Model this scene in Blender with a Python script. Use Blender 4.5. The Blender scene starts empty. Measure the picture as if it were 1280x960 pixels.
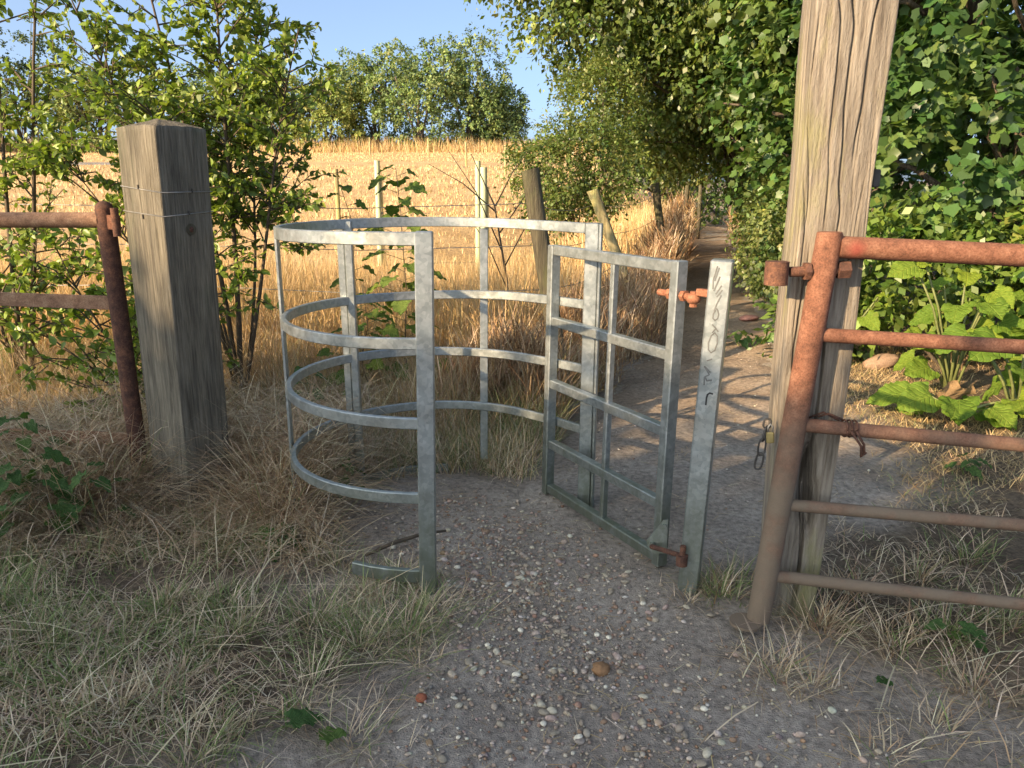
import bpy, math, random
import numpy as np
from mathutils import Vector, Matrix
random.seed(7)
RNG = np.random.default_rng(7)
scene = bpy.context.scene
R = math.radians

# ------------------------------------------------------------------ camera, sky, sun, exposure
cam_data = bpy.data.cameras.new('camera')
cam_data.sensor_fit = 'HORIZONTAL'
cam_data.sensor_width = 36.0
cam_data.lens = 36.0 * 962.0 / 1280.0
cam_data.clip_end = 2000
cam = bpy.data.objects.new('camera', cam_data)
scene.collection.objects.link(cam)
cam.location = (0, 0, 1.5)
cam.rotation_euler = (R(90 - 14.5), 0, 0)
scene.camera = cam

SUN_AZ = R(180 + 50)          # clockwise from +Y: behind the camera, to its left
SUN_EL = R(22)
world = bpy.data.worlds.new('World')
scene.world = world
world.use_nodes = True
wn = world.node_tree.nodes
wl = world.node_tree.links
bg = wn['Background']
sky = wn.new('ShaderNodeTexSky')
sky.sky_type = 'NISHITA'
sky.sun_disc = False
sky.sun_elevation = SUN_EL
sky.sun_rotation = SUN_AZ
sky.air_density = 0.29
sky.dust_density = 3.0
sky.ozone_density = 1.3
gam = wn.new('ShaderNodeGamma')          # one even curve over the whole sky
gam.inputs[1].default_value = 0.75
wl.new(sky.outputs[0], gam.inputs[0])
bal = wn.new('ShaderNodeMix'); bal.data_type = 'RGBA'; bal.blend_type = 'MULTIPLY'
bal.inputs[0].default_value = 1.0
bal.inputs[7].default_value = (.90, 1.0, 1.0, 1)     # white balance of the whole sky
wl.new(gam.outputs[0], bal.inputs[6])
wl.new(bal.outputs[2], bg.inputs[0])
bg.inputs[1].default_value = 0.108

sun_data = bpy.data.lights.new('sun', 'SUN')
sun_data.energy = 2.25
sun_data.angle = R(0.55)
sun_data.color = (1.0, 0.73, 0.43)
sun = bpy.data.objects.new('sun', sun_data)
scene.collection.objects.link(sun)
to_sun = Vector((math.sin(SUN_AZ) * math.cos(SUN_EL), math.cos(SUN_AZ) * math.cos(SUN_EL), math.sin(SUN_EL)))
sun.rotation_euler = to_sun.to_track_quat('Z', 'Y').to_euler()

scene.view_settings.view_transform = 'Standard'
scene.view_settings.look = 'None'
scene.view_settings.gamma = 1.0
scene.view_settings.use_curve_mapping = False
scene.view_settings.exposure = 2.36
scene.cycles.max_bounces = 5
scene.cycles.transparent_max_bounces = 4

# ------------------------------------------------------------------ helpers
col = scene.collection


def vn(x, y, seed=0):
    """smooth 2-D value noise in 0..1"""
    x = np.asarray(x, float); y = np.asarray(y, float)
    xi = np.floor(x).astype(np.int64); yi = np.floor(y).astype(np.int64)
    fx = x - xi; fy = y - yi
    fx = fx * fx * (3 - 2 * fx); fy = fy * fy * (3 - 2 * fy)

    def h(a, b):
        n = (a * 374761393 + b * 668265263 + seed * 974634777) & 0x7fffffff
        n = ((n ^ (n >> 13)) * 1274126177) & 0x7fffffff
        n = n ^ (n >> 16)
        return (n & 0xffff) / 65535.0
    return (h(xi, yi) * (1 - fx) + h(xi + 1, yi) * fx) * (1 - fy) + (h(xi, yi + 1) * (1 - fx) + h(xi + 1, yi + 1) * fx) * fy


def fbm(x, y, seed=0, octv=3):
    t = 0; a = 0.5; s = 0
    x = np.asarray(x, float); y = np.asarray(y, float)
    for k in range(octv):
        t = t + a * vn(x * 2 ** k, y * 2 ** k, seed + k * 17); s += a; a *= 0.5
    return t / s


def sstep(a, b, x):
    t = np.clip((x - a) / (b - a), 0, 1)
    return t * t * (3 - 2 * t)


def tag(o, label=None, cat=None, group=None, kind=None):
    if label: o['label'] = label
    if cat: o['category'] = cat
    if group: o['group'] = group
    if kind: o['kind'] = kind
    return o


def empty(name, loc, label=None, cat=None, group=None):
    o = bpy.data.objects.new(name, None)
    col.objects.link(o)
    o.location = loc
    o.empty_display_size = 0.1
    return tag(o, label, cat, group)


def mesh_np(name, verts, faces, mat, root=None, smooth=False, cols=None):
    """verts (n,3) world; faces: list of int arrays (k,3)/(k,4) or python lists -> object"""
    verts = np.asarray(verts, dtype=np.float64)
    if root is not None:
        verts = verts - np.array(root.location)[None, :]
    me = bpy.data.meshes.new(name)
    if isinstance(faces, np.ndarray): faces = [faces]
    if len(faces) and isinstance(faces[0], np.ndarray) and faces[0].ndim == 2:
        tot = np.concatenate([np.full(len(f), f.shape[1], np.int32) for f in faces])
        loops = np.concatenate([f.ravel() for f in faces]).astype(np.int32)
        starts = np.concatenate([[0], np.cumsum(tot)[:-1]]).astype(np.int32)
        me.vertices.add(len(verts)); me.vertices.foreach_set('co', verts.astype(np.float32).ravel())
        me.loops.add(len(loops)); me.loops.foreach_set('vertex_index', loops)
        me.polygons.add(len(tot)); me.polygons.foreach_set('loop_start', starts)
        try:
            me.polygons.foreach_set('loop_total', tot)
        except Exception:
            pass
        me.update(calc_edges=True)
    else:
        me.from_pydata(verts.tolist(), [], [list(f) for f in faces])
    if smooth:
        me.polygons.foreach_set('use_smooth', np.ones(len(me.polygons), bool))
    if cols is not None:
        at = me.attributes.new('Col', 'FLOAT_COLOR', 'POINT')
        c4 = np.ones((len(verts), 4), np.float32); c4[:, :3] = cols
        at.data.foreach_set('color', c4.ravel())
    me.update()
    me.validate()
    me.materials.append(mat)
    o = bpy.data.objects.new(name, me)
    col.objects.link(o)
    if root is not None: o.parent = root
    return o


class MB:
    """collects shapes of ONE part"""
    def __init__(self): self.v = []; self.f = []

    def add(self, v, f):
        b = len(self.v); self.v += [tuple(p) for p in v]; self.f += [[i + b for i in q] for q in f]
        return self

    def bar(self, p0, p1, w, d, up=(0, 0, 1), ch=0.004):
        """chamfered rectangular bar; w across (axis x up), d along up"""
        p0 = Vector(p0); p1 = Vector(p1); a = (p1 - p0).normalized(); u = Vector(up)
        s = a.cross(u).normalized(); u = s.cross(a).normalized()
        w /= 2; d /= 2
        prof = [(-w + ch, -d), (w - ch, -d), (w, -d + ch), (w, d - ch), (w - ch, d), (-w + ch, d), (-w, d - ch), (-w, -d + ch)]
        v = []
        for p, k in ((p0, 1 - 2 * ch / max(w, d) * .5), (p0 + a * ch, 1), (p1 - a * ch, 1), (p1, 1 - 2 * ch / max(w, d) * .5)):
            for x, y in prof: v.append(p + s * (x * k) + u * (y * k))
        f = []
        for r in range(3):
            for i in range(8):
                j = (i + 1) % 8; f.append([r * 8 + i, r * 8 + j, r * 8 + 8 + j, r * 8 + 8 + i])
        f.append(list(range(7, -1, -1))); f.append(list(range(24, 32)))
        return self.add(v, f)

    def tube(self, pts, rad, n=10, cap=True):
        pts = [Vector(p) for p in pts]
        if not hasattr(rad, '__len__'): rad = [rad] * len(pts)
        v = []; f = []
        t0 = (pts[1] - pts[0]).normalized()
        ref = Vector((0, 0, 1)) if abs(t0.z) < .9 else Vector((1, 0, 0))
        nrm = t0.cross(ref).normalized()
        for i, p in enumerate(pts):
            t = (pts[min(i + 1, len(pts) - 1)] - pts[max(i - 1, 0)]).normalized()
            nrm = (nrm - t * nrm.dot(t)).normalized(); b = t.cross(nrm)
            for k in range(n):
                a = 2 * math.pi * k / n
                v.append(p + (nrm * math.cos(a) + b * math.sin(a)) * rad[i])
        for i in range(len(pts) - 1):
            for k in range(n):
                j = (k + 1) % n; f.append([i * n + k, i * n + j, i * n + n + j, i * n + n + k])
        if cap:
            f.append(list(range(n - 1, -1, -1))); m = (len(pts) - 1) * n; f.append(list(range(m, m + n)))
        return self.add(v, f)

    def sweep(self, pts, prof, up=(0, 0, 1)):
        """profile (s,u) swept along pts keeping up"""
        pts = [Vector(p) for p in pts]; up = Vector(up); n = len(prof); v = []; f = []
        for i, p in enumerate(pts):
            t = (pts[min(i + 1, len(pts) - 1)] - pts[max(i - 1, 0)]).normalized()
            s = t.cross(up).normalized()
            for x, y in prof: v.append(p + s * x + up * y)
        for i in range(len(pts) - 1):
            for k in range(n):
                j = (k + 1) % n; f.append([i * n + k, i * n + j, i * n + n + j, i * n + n + k])
        f.append(list(range(n - 1, -1, -1))); m = (len(pts) - 1) * n; f.append(list(range(m, m + n)))
        return self.add(v, f)

    def ball(self, c, r, sc=(1, 1, 1), n=10, m=7):
        c = Vector(c); v = []; f = []
        for i in range(m + 1):
            th = math.pi * i / m
            for k in range(n):
                a = 2 * math.pi * k / n
                v.append(c + Vector((r * sc[0] * math.sin(th) * math.cos(a), r * sc[1] * math.sin(th) * math.sin(a), r * sc[2] * math.cos(th))))
        for i in range(m):
            for k in range(n):
                j = (k + 1) % n; f.append([i * n + k, i * n + n + k, i * n + n + j, i * n + j])
        return self.add(v, f)

    def build(self, name, mat, root=None, smooth=False):
        o = mesh_np(name, np.array(self.v), self.f, mat, root, smooth)
        return o


def autosmooth(o, ang=35):
    """smooth faces, sharp edges beyond the angle"""
    me = o.data
    me.polygons.foreach_set('use_smooth', np.ones(len(me.polygons), bool))
    try:
        me.set_sharp_from_angle(angle=R(ang))
    except Exception:
        pass
    return o


# ------------------------------------------------------------------ materials
MATS = {}


def new_mat(name):
    m = bpy.data.materials.new(name); m.use_nodes = True
    nt = m.node_tree; nt.nodes.clear()
    out = nt.nodes.new('ShaderNodeOutputMaterial')
    return m, nt.nodes, nt.links, out


def ramp(N, stops):
    r = N.new('ShaderNodeValToRGB')
    e = r.color_ramp.elements
    while len(e) > 1: e.remove(e[-1])
    e[0].position = stops[0][0]; e[0].color = (*stops[0][1], 1)
    for p, c in stops[1:]:
        q = e.new(p); q.color = (*c, 1)
    return r


def noise(N, L, vec, scale, detail=4, rough=0.55):
    n = N.new('ShaderNodeTexNoise'); n.inputs['Scale'].default_value = scale
    n.inputs['Detail'].default_value = detail; n.inputs['Roughness'].default_value = rough
    if vec is not None: L.new(vec, n.inputs['Vector'])
    return n


def mapping(N, L, vec, scale=(1, 1, 1), loc=(0, 0, 0)):
    m = N.new('ShaderNodeMapping'); m.inputs['Scale'].default_value = scale; m.inputs['Location'].default_value = loc
    L.new(vec, m.inputs['Vector']); return m.outputs[0]


def mixc(N, L, fac, a, b, mode='MIX'):
    m = N.new('ShaderNodeMix'); m.data_type = 'RGBA'; m.blend_type = mode
    for s, v in ((0, fac), (6, a), (7, b)):
        if isinstance(v, (int, float)): m.inputs[s].default_value = v
        elif isinstance(v, tuple): m.inputs[s].default_value = (*v, 1)
        else: L.new(v, m.inputs[s])
    return m.outputs[2]


def bump(N, L, h, strength, dist):
    b = N.new('ShaderNodeBump'); b.inputs['Strength'].default_value = strength; b.inputs['Distance'].default_value = dist
    L.new(h, b.inputs['Height']); return b.outputs[0]


def principled(N, L, out):
    p = N.new('ShaderNodeBsdfPrincipled'); L.new(p.outputs[0], out.inputs[0]); return p


def m_soil(name, dark, mid, pale, sc=1.0, rim=None):
    m, N, L, out = new_mat(name); p = principled(N, L, out)
    g = N.new('ShaderNodeNewGeometry').outputs['Position']
    a = noise(N, L, g, 2.2 * sc, 5); b = noise(N, L, g, 38 * sc, 6, .65); c = noise(N, L, g, 190 * sc, 3)
    r1 = ramp(N, [(.3, dark), (.52, mid), (.72, pale)]); L.new(a.outputs[0], r1.inputs[0])
    r2 = ramp(N, [(.28, (.42, .42, .42)), (.5, (.95, .95, .95)), (.72, (1.4, 1.38, 1.35))]); L.new(b.outputs[0], r2.inputs[0])
    c1 = mixc(N, L, 1.0, r1.outputs[0], r2.outputs[0], 'MULTIPLY')
    v = N.new('ShaderNodeTexVoronoi'); v.inputs['Scale'].default_value = 85 * sc; L.new(g, v.inputs['Vector'])
    r3 = ramp(N, [(.10, (1, 1, 1)), (.2, (0, 0, 0))]); L.new(v.outputs['Distance'], r3.inputs[0])
    n4 = noise(N, L, g, 14 * sc, 2); r4 = ramp(N, [(.55, (0, 0, 0)), (.68, (.55, .55, .55))]); L.new(n4.outputs[0], r4.inputs[0])
    fac = mixc(N, L, 1.0, r3.outputs[0], r4.outputs[0], 'MULTIPLY')
    c2 = mixc(N, L, fac, c1, (.42, .38, .33))
    if rim:                                   # ground: bare trodden soil by path, litter-brown earth away; path: partly painted sunlight
        at = N.new('ShaderNodeAttribute'); at.attribute_name = 'Col'
        sp = N.new('ShaderNodeSeparateColor'); L.new(at.outputs[0], sp.inputs[0])
        rr = ramp(N, [(.3, rim[0]), (.52, rim[1]), (.72, rim[2])]); L.new(a.outputs[0], rr.inputs[0])
        cr = mixc(N, L, 1.0, rr.outputs[0], r2.outputs[0], 'MULTIPLY')
        c2 = mixc(N, L, sp.outputs[0], c2, cr)
    L.new(c2, p.inputs['Base Color'])
    p.inputs['Roughness'].default_value = .95; p.inputs['Specular IOR Level'].default_value = .2
    ad = N.new('ShaderNodeMath'); ad.operation = 'ADD'; L.new(b.outputs[0], ad.inputs[0]); L.new(c.outputs[0], ad.inputs[1])
    L.new(bump(N, L, ad.outputs[0], .9, .014), p.inputs['Normal'])
    return m


def m_attr(name, rough=.7, trans=.3, spec=.25, tint=(1.25, 1.3, .8), var=.0):
    """colour from the per-piece attribute; thin translucent leaf or blade"""
    m, N, L, out = new_mat(name)
    at = N.new('ShaderNodeAttribute'); at.attribute_name = 'Col'
    c = at.outputs[0]
    if var:
        g = N.new('ShaderNodeNewGeometry').outputs['Position']
        n = noise(N, L, g, var, 3); r = ramp(N, [(.3, (.75, .75, .75)), (.7, (1.2, 1.2, 1.2))]); L.new(n.outputs[0], r.inputs[0])
        c = mixc(N, L, 1.0, c, r.outputs[0], 'MULTIPLY')
    p = N.new('ShaderNodeBsdfPrincipled'); L.new(c, p.inputs['Base Color'])
    p.inputs['Roughness'].default_value = rough; p.inputs['Specular IOR Level'].default_value = spec
    if trans > 0:
        t = N.new('ShaderNodeBsdfTranslucent')
        L.new(mixc(N, L, 1.0, c, tint, 'MULTIPLY'), t.inputs[0])
        ms = N.new('ShaderNodeMixShader'); ms.inputs[0].default_value = trans
        L.new(p.outputs[0], ms.inputs[1]); L.new(t.outputs[0], ms.inputs[2]); L.new(ms.outputs[0], out.inputs[0])
    else:
        L.new(p.outputs[0], out.inputs[0])
    return m


def m_leaf(name, base, pale, trans=.35, rough=.68):
    """broad leaf built as its own object: veins and blotches"""
    m, N, L, out = new_mat(name)
    oc = N.new('ShaderNodeTexCoord').outputs['Object']
    oi = N.new('ShaderNodeObjectInfo')
    n = noise(N, L, oc, 9, 4); r = ramp(N, [(.3, base), (.7, pale)]); L.new(n.outputs[0], r.inputs[0])
    def mth(op, x, y=None):
        q = N.new('ShaderNodeMath'); q.operation = op
        for i_, v_ in ((0, x), (1, y)):
            if v_ is None: continue
            if isinstance(v_, (int, float)): q.inputs[i_].default_value = v_
            else: L.new(v_, q.inputs[i_])
        return q.outputs[0]
    sx = N.new('ShaderNodeSeparateXYZ'); L.new(oc, sx.inputs[0])
    ay = mth('ABSOLUTE', sx.outputs[1])
    fr_ = mth('FRACT', mth('ADD', mth('MULTIPLY', mth('SUBTRACT', sx.outputs[0], mth('MULTIPLY', ay, .75)), 7.0), mth('MULTIPLY', n.outputs[0], .25)))
    side = mth('MINIMUM', mth('MULTIPLY', mth('ABSOLUTE', mth('SUBTRACT', fr_, .5)), 1.0), mth('MULTIPLY', ay, 7.0))
    rw = ramp(N, [(.0, (1.7, 1.5, 1.6)), (.05, (1.35, 1.25, 1.3)), (.10, (1, 1, 1)), (.3, (.92, .95, .9))]); L.new(side, rw.inputs[0])
    rb = ramp(N, [(.0, (0, 0, 0)), (.16, (1, 1, 1))]); L.new(side, rb.inputs[0])
    c = mixc(N, L, 1.0, r.outputs[0], rw.outputs[0], 'MULTIPLY')
    n7 = noise(N, L, oc, 26, 5, .7); r7 = ramp(N, [(.62, (0, 0, 0)), (.72, (.7, .7, .7))]); L.new(n7.outputs[0], r7.inputs[0])
    c = mixc(N, L, r7.outputs[0], c, (.20, .15, .06))
    ro = ramp(N, [(0, (.72, .8, .7)), (.6, (1, 1, 1)), (1, (1.35, 1.15, .8))]); L.new(oi.outputs['Random'], ro.inputs[0])
    c = mixc(N, L, 1.0, c, ro.outputs[0], 'MULTIPLY')
    p = N.new('ShaderNodeBsdfPrincipled'); L.new(c, p.inputs['Base Color'])
    p.inputs['Roughness'].default_value = rough; p.inputs['Specular IOR Level'].default_value = .3
    L.new(bump(N, L, rb.outputs[0], .6, .01), p.inputs['Normal'])
    t = N.new('ShaderNodeBsdfTranslucent'); L.new(mixc(N, L, 1.0, c, (1.3, 1.35, .7), 'MULTIPLY'), t.inputs[0])
    ms = N.new('ShaderNodeMixShader'); ms.inputs[0].default_value = trans
    L.new(p.outputs[0], ms.inputs[1]); L.new(t.outputs[0], ms.inputs[2]); L.new(ms.outputs[0], out.inputs[0])
    return m


def m_galv(name):
    m, N, L, out = new_mat(name); p = principled(N, L, out)
    g = N.new('ShaderNodeNewGeometry').outputs['Position']
    v = N.new('ShaderNodeTexVoronoi'); v.inputs['Scale'].default_value = 70; L.new(g, v.inputs['Vector'])
    hs = N.new('ShaderNodeSeparateColor'); L.new(v.outputs['Color'], hs.inputs[0])
    r = ramp(N, [(0, (.31, .345, .35)), (.5, (.36, .395, .405)), (1, (.43, .46, .47))]); L.new(hs.outputs[0], r.inputs[0])
    n = noise(N, L, g, 19, 6, .65); r2 = ramp(N, [(.3, (.84, .84, .83)), (.55, (1, 1, 1)), (.75, (1.08, 1.08, 1.08))]); L.new(n.outputs[0], r2.inputs[0])
    c = mixc(N, L, 1.0, r.outputs[0], r2.outputs[0], 'MULTIPLY')
    # algae and mud stains, strongest on the lowest half metre
    sx = N.new('ShaderNodeSeparateXYZ'); L.new(g, sx.inputs[0])
    mr = N.new('ShaderNodeMapRange'); mr.inputs[1].default_value = .75; mr.inputs[2].default_value = -.05; L.new(sx.outputs[2], mr.inputs[0])
    n2 = noise(N, L, mapping(N, L, g, (1, 1, .35)), 16, 5, .65)
    mu = N.new('ShaderNodeMath'); mu.operation = 'MULTIPLY'; L.new(mr.outputs[0], mu.inputs[0]); L.new(n2.outputs[0], mu.inputs[1])
    r3 = ramp(N, [(.12, (0, 0, 0)), (.5, (.8, .8, .8))]); L.new(mu.outputs[0], r3.inputs[0])
    c = mixc(N, L, r3.outputs[0], c, (.17, .19, .13))
    n5 = noise(N, L, g, 55, 4, .7); r5 = ramp(N, [(.66, (0, 0, 0)), (.74, (.55, .55, .55))]); L.new(n5.outputs[0], r5.inputs[0])
    c = mixc(N, L, r5.outputs[0], c, (.13, .10, .075))
    L.new(c, p.inputs['Base Color'])
    p.inputs['Metallic'].default_value = .75
    rr = ramp(N, [(.3, (.33, .33, .33)), (.7, (.52, .52, .52))]); L.new(n.outputs[0], rr.inputs[0]); L.new(rr.outputs[0], p.inputs['Roughness'])
    L.new(bump(N, L, n.outputs[0], .15, .003), p.inputs['Normal'])
    return m


def m_rust(name, a, b, c, lowgrey=True):
    m, N, L, out = new_mat(name); p = principled(N, L, out)
    g = N.new('ShaderNodeNewGeometry').outputs['Position']
    n = noise(N, L, g, 26, 7, .7); r = ramp(N, [(.3, a), (.5, b), (.68, c)]); L.new(n.outputs[0], r.inputs[0])
    n2 = noise(N, L, g, 170, 4, .7); r2 = ramp(N, [(.3, (.55, .52, .5)), (.55, (1, 1, 1)), (.75, (1.3, 1.25, 1.2))]); L.new(n2.outputs[0], r2.inputs[0])
    cc = mixc(N, L, 1.0, r.outputs[0], r2.outputs[0], 'MULTIPLY')
    if lowgrey:
        sx = N.new('ShaderNodeSeparateXYZ'); L.new(g, sx.inputs[0])
        mr = N.new('ShaderNodeMapRange'); mr.inputs[1].default_value = 1.05; mr.inputs[2].default_value = .40; L.new(sx.outputs[2], mr.inputs[0])
        n3 = noise(N, L, g, 9, 5, .6)
        mu = N.new('ShaderNodeMath'); mu.operation = 'MULTIPLY'; L.new(mr.outputs[0], mu.inputs[0]); L.new(n3.outputs[0], mu.inputs[1])
        r3 = ramp(N, [(.1, (0, 0, 0)), (.5, (.85, .85, .85))]); L.new(mu.outputs[0], r3.inputs[0])
        cc = mixc(N, L, r3.outputs[0], cc, (.185, .15, .11))
        vd = N.new('ShaderNodeVectorMath'); vd.operation = 'DISTANCE'; L.new(g, vd.inputs[0]); vd.inputs[1].default_value = (1.035, 2.345, 1.31)
        ad = N.new('ShaderNodeMath'); ad.operation = 'MULTIPLY_ADD'; ad.inputs[1].default_value = .05; L.new(n3.outputs[0], ad.inputs[0]); L.new(vd.outputs['Value'], ad.inputs[2])
        r4 = ramp(N, [(.035, (.6, .6, .6)), (.065, (0, 0, 0))]); L.new(ad.outputs[0], r4.inputs[0])
        cc = mixc(N, L, r4.outputs[0], cc, (.27, .05, .04))     # old smear of red paint by the joint
    L.new(cc, p.inputs['Base Color']); p.inputs['Roughness'].default_value = .85; p.inputs['Specular IOR Level'].default_value = .25
    L.new(bump(N, L, n2.outputs[0], .5, .003), p.inputs['Normal'])
    return m


def m_wood(name, dark, mid, pale, lichen=None, grain=1.0, lo=.5, hi=.62):
    m, N, L, out = new_mat(name); p = principled(N, L, out)
    oc = N.new('ShaderNodeTexCoord').outputs['Object']
    a = noise(N, L, mapping(N, L, oc, (1, 1, .045)), 75 * grain, 6, .65)
    b = noise(N, L, mapping(N, L, oc, (1, 1, .12)), 14 * grain, 4, .6)
    r = ramp(N, [(.3, dark), (.5, mid), (.7, pale)]); L.new(a.outputs[0], r.inputs[0])
    r2 = ramp(N, [(.3, (.62, .62, .63)), (.6, (1.08, 1.06, 1.03))]); L.new(b.outputs[0], r2.inputs[0])
    c = mixc(N, L, 1.0, r.outputs[0], r2.outputs[0], 'MULTIPLY')
    if lichen:
        n = noise(N, L, mapping(N, L, oc, (1, 1, .3)), 4.2, 6, .65)
        r3 = ramp(N, [(lo, (0, 0, 0)), (hi, (.72, .72, .72))]); L.new(n.outputs[0], r3.inputs[0])
        c = mixc(N, L, r3.outputs[0], c, lichen)
    L.new(c, p.inputs['Base Color']); p.inputs['Roughness'].default_value = .92; p.inputs['Specular IOR Level'].default_value = .15
    nf = noise(N, L, mapping(N, L, oc, (1, 1, .25)), 130 * grain, 5, .7)
    sm = N.new('ShaderNodeMath'); sm.operation = 'ADD'; L.new(a.outputs[0], sm.inputs[0]); L.new(nf.outputs[0], sm.inputs[1])
    L.new(bump(N, L, sm.outputs[0], .9, .008), p.inputs['Normal'])
    return m


def m_flat(name, c, rough=.6, metal=0.0, nz=30, var=.25):
    m, N, L, out = new_mat(name); p = principled(N, L, out)
    oc = N.new('ShaderNodeTexCoord').outputs['Object']
    n = noise(N, L, oc, nz, 4)
    r = ramp(N, [(.3, tuple(x * (1 - var) for x in c)), (.7, tuple(min(1, x * (1 + var)) for x in c))]); L.new(n.outputs[0], r.inputs[0])
    L.new(r.outputs[0], p.inputs['Base Color']); p.inputs['Roughness'].default_value = rough; p.inputs['Metallic'].default_value = metal
    return m


MATS['ground'] = m_soil('ground_soil', (.12, .088, .062), (.18, .135, .095), (.26, .195, .135), rim=((.30, .25, .205), (.385, .33, .278), (.47, .41, .35)))
MATS['path'] = m_soil('path_dirt', (.30, .25, .205), (.385, .33, .278), (.47, .41, .35), rim=((.26, .19, .135), (.36, .27, .195), (.44, .34, .25)))  # far rim tone: browner earth, partly sunlit warmth painted into the dirt
MATS['field'] = m_soil('field_straw', (.45, .295, .14), (.54, .37, .185), (.61, .44, .235), .5)
MATS['grass'] = m_attr('grass_blade', .65, .22, .25, (1.15, 1.15, .9))
MATS['leaf'] = m_attr('leaf', .42, .32, .5, (1.35, 1.4, .6))
MATS['leaf_far'] = m_attr('leaf_far', .65, .25, .2, (1.3, 1.35, .7))
MATS['stone'] = m_attr('pebble', .8, 0, .25, var=90)
MATS['galv'] = m_galv('galvanised_steel')
MATS['rust'] = m_rust('rusty_steel', (.11, .052, .034), (.20, .09, .057), (.27, .135, .087))
MATS['rust_tan'] = m_rust('pale_tan_rust', (.17, .095, .06), (.30, .175, .11), (.40, .26, .17), False)
MATS['rust_dark'] = m_rust('dark_rusty_steel', (.055, .032, .026), (.11, .055, .04), (.21, .10, .06), False)
MATS['rust_hinge'] = m_rust('orange_rust', (.18, .075, .045), (.27, .115, .068), (.36, .17, .105), False)
MATS['oak'] = m_wood('weathered_oak', (.135, .113, .092), (.255, .223, .184), (.345, .312, .268), (.27, .262, .115), 1.0, .52, .64)
MATS['oak_l'] = m_wood('grey_softwood', (.085, .077, .062), (.175, .16, .13), (.26, .24, .195), (.125, .135, .09), 1.5, .55, .72)
MATS['post_dark'] = m_wood('dark_post_wood', (.05, .045, .035), (.10, .09, .065), (.16, .145, .10), (.12, .13, .06))
MATS['post_pale'] = m_wood('pale_post_wood', (.22, .18, .09), (.38, .32, .17), (.48, .42, .25), (.36, .35, .14))
MATS['bark'] = m_wood('bark', (.05, .04, .03), (.11, .09, .07), (.17, .14, .11))
MATS['twig'] = m_flat('twig_bark', (.10, .075, .05), .9)
MATS['wire'] = m_flat('fence_wire', (.33, .32, .30), .5, .6)
MATS['guard'] = m_flat('tree_guard_plastic', (.46, .50, .31), .5, 0, 6, .12)
MATS['steel_dark'] = m_flat('dark_chain_steel', (.07, .065, .06), .55, .6)
MATS['brass'] = m_flat('dull_brass', (.33, .26, .11), .5, .6)
MATS['ink'] = m_flat('graffiti_ink', (.025, .027, .03), .6)
MATS['ink_worn'] = m_flat('worn_graffiti_ink', (.13, .135, .135), .6)
MATS['burdock'] = m_leaf('burdock_leaf', (.11, .19, .022), (.19, .28, .04), .38)
MATS['weed'] = m_leaf('weed_leaf', (.06, .12, .038), (.09, .165, .05), .3)
MATS['sapling'] = m_leaf('sapling_leaf', (.11, .18, .04), (.17, .245, .055), .35)
MATS['stem'] = m_flat('plant_stem', (.13, .15, .05), .6)
MATS['dead_leaf'] = m_flat('dead_leaf', (.32, .21, .11), .9)
MATS['red'] = m_flat('red_paint', (.35, .03, .025), .6)

# ------------------------------------------------------------------ terrain
PC = np.array([(-4, .1, 1.3), (0, .3, 1.3), (1.5, .45, 1.05), (1.9, .42, .80), (2.2, .33, .60), (2.65, .20, .54), (3.1, .45, .6), (3.55, .95, .9), (4.2, 1.08, .92), (5.3, 1.28, .68),
               (6.7, 1.8, .56), (9.9, 2.58, .5), (16, 4.1, .5), (29, 7.2, .5), (45, 11.5, .8), (70, 18, .8)])


def path_c(y): return np.interp(y, PC[:, 0], PC[:, 1])
def path_w(y): return np.interp(y, PC[:, 0], PC[:, 2])


def path_m(x, y):
    """metres inside the worn path (positive) or outside (negative)"""
    m = path_w(y) - np.abs(x - path_c(y))
    cage = .56 - np.hypot(x + .28, y - 3.25)
    m = np.maximum(m, cage)
    return m + (fbm(x * 2.3, y * 2.3, 3) - .5) * .34 + (fbm(x * 9, y * 9, 5) - .5) * .12


def fence_x(y): return np.interp(y, [0, 5.3, 7.8, 10.2, 15.5, 20, 70], [-.2, .1, .78, 1.72, 3.15, 4.35, 16])


def hgt(x, y):
    x = np.asarray(x, float); y = np.asarray(y, float)
    z = (fbm(x * .8, y * .8, 11) - .5) * .08 * sstep(1.0, 3.0, np.hypot(x - .2, (y - 2.6) * .8)) + (fbm(x * 4, y * 4, 12) - .5) * .025
    z = z + .03 * np.exp(-(((x + 1.6) / .75) ** 2 + ((y - 3.4) / .7) ** 2)) + .03 * sstep(-.5, -2, x) * sstep(1.5, 3, y)
    z = z - .035 * np.exp(-(((x - .25) / .5) ** 2 + ((y - 3.0) / .8) ** 2))
    z = z + .06 * sstep(1.4, 2.6, x) * sstep(2.5, 4.0, y)
    left = sstep(0.2, 5.0, fence_x(y) - x)
    z = z + left * .07 * np.clip(y - 7, 0, 68) + left * .012 * np.clip(y - 75, 0, 60)
    z = z + .012 * np.clip(y - 12, 0, 200) * (1 - left)
    return z


def axis(lo, hi, d0, d1, far0, far1, k=1.18):
    a = list(np.arange(d0, d1 + 1e-6, lo if False else hi))
    s = hi
    v = a[-1]
    while v < far1: s *= k; v += s; a.append(v)
    s = hi; v = a[0]
    while v > far0: s *= k; v -= s; a.insert(0, v)
    return np.array(a)


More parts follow.
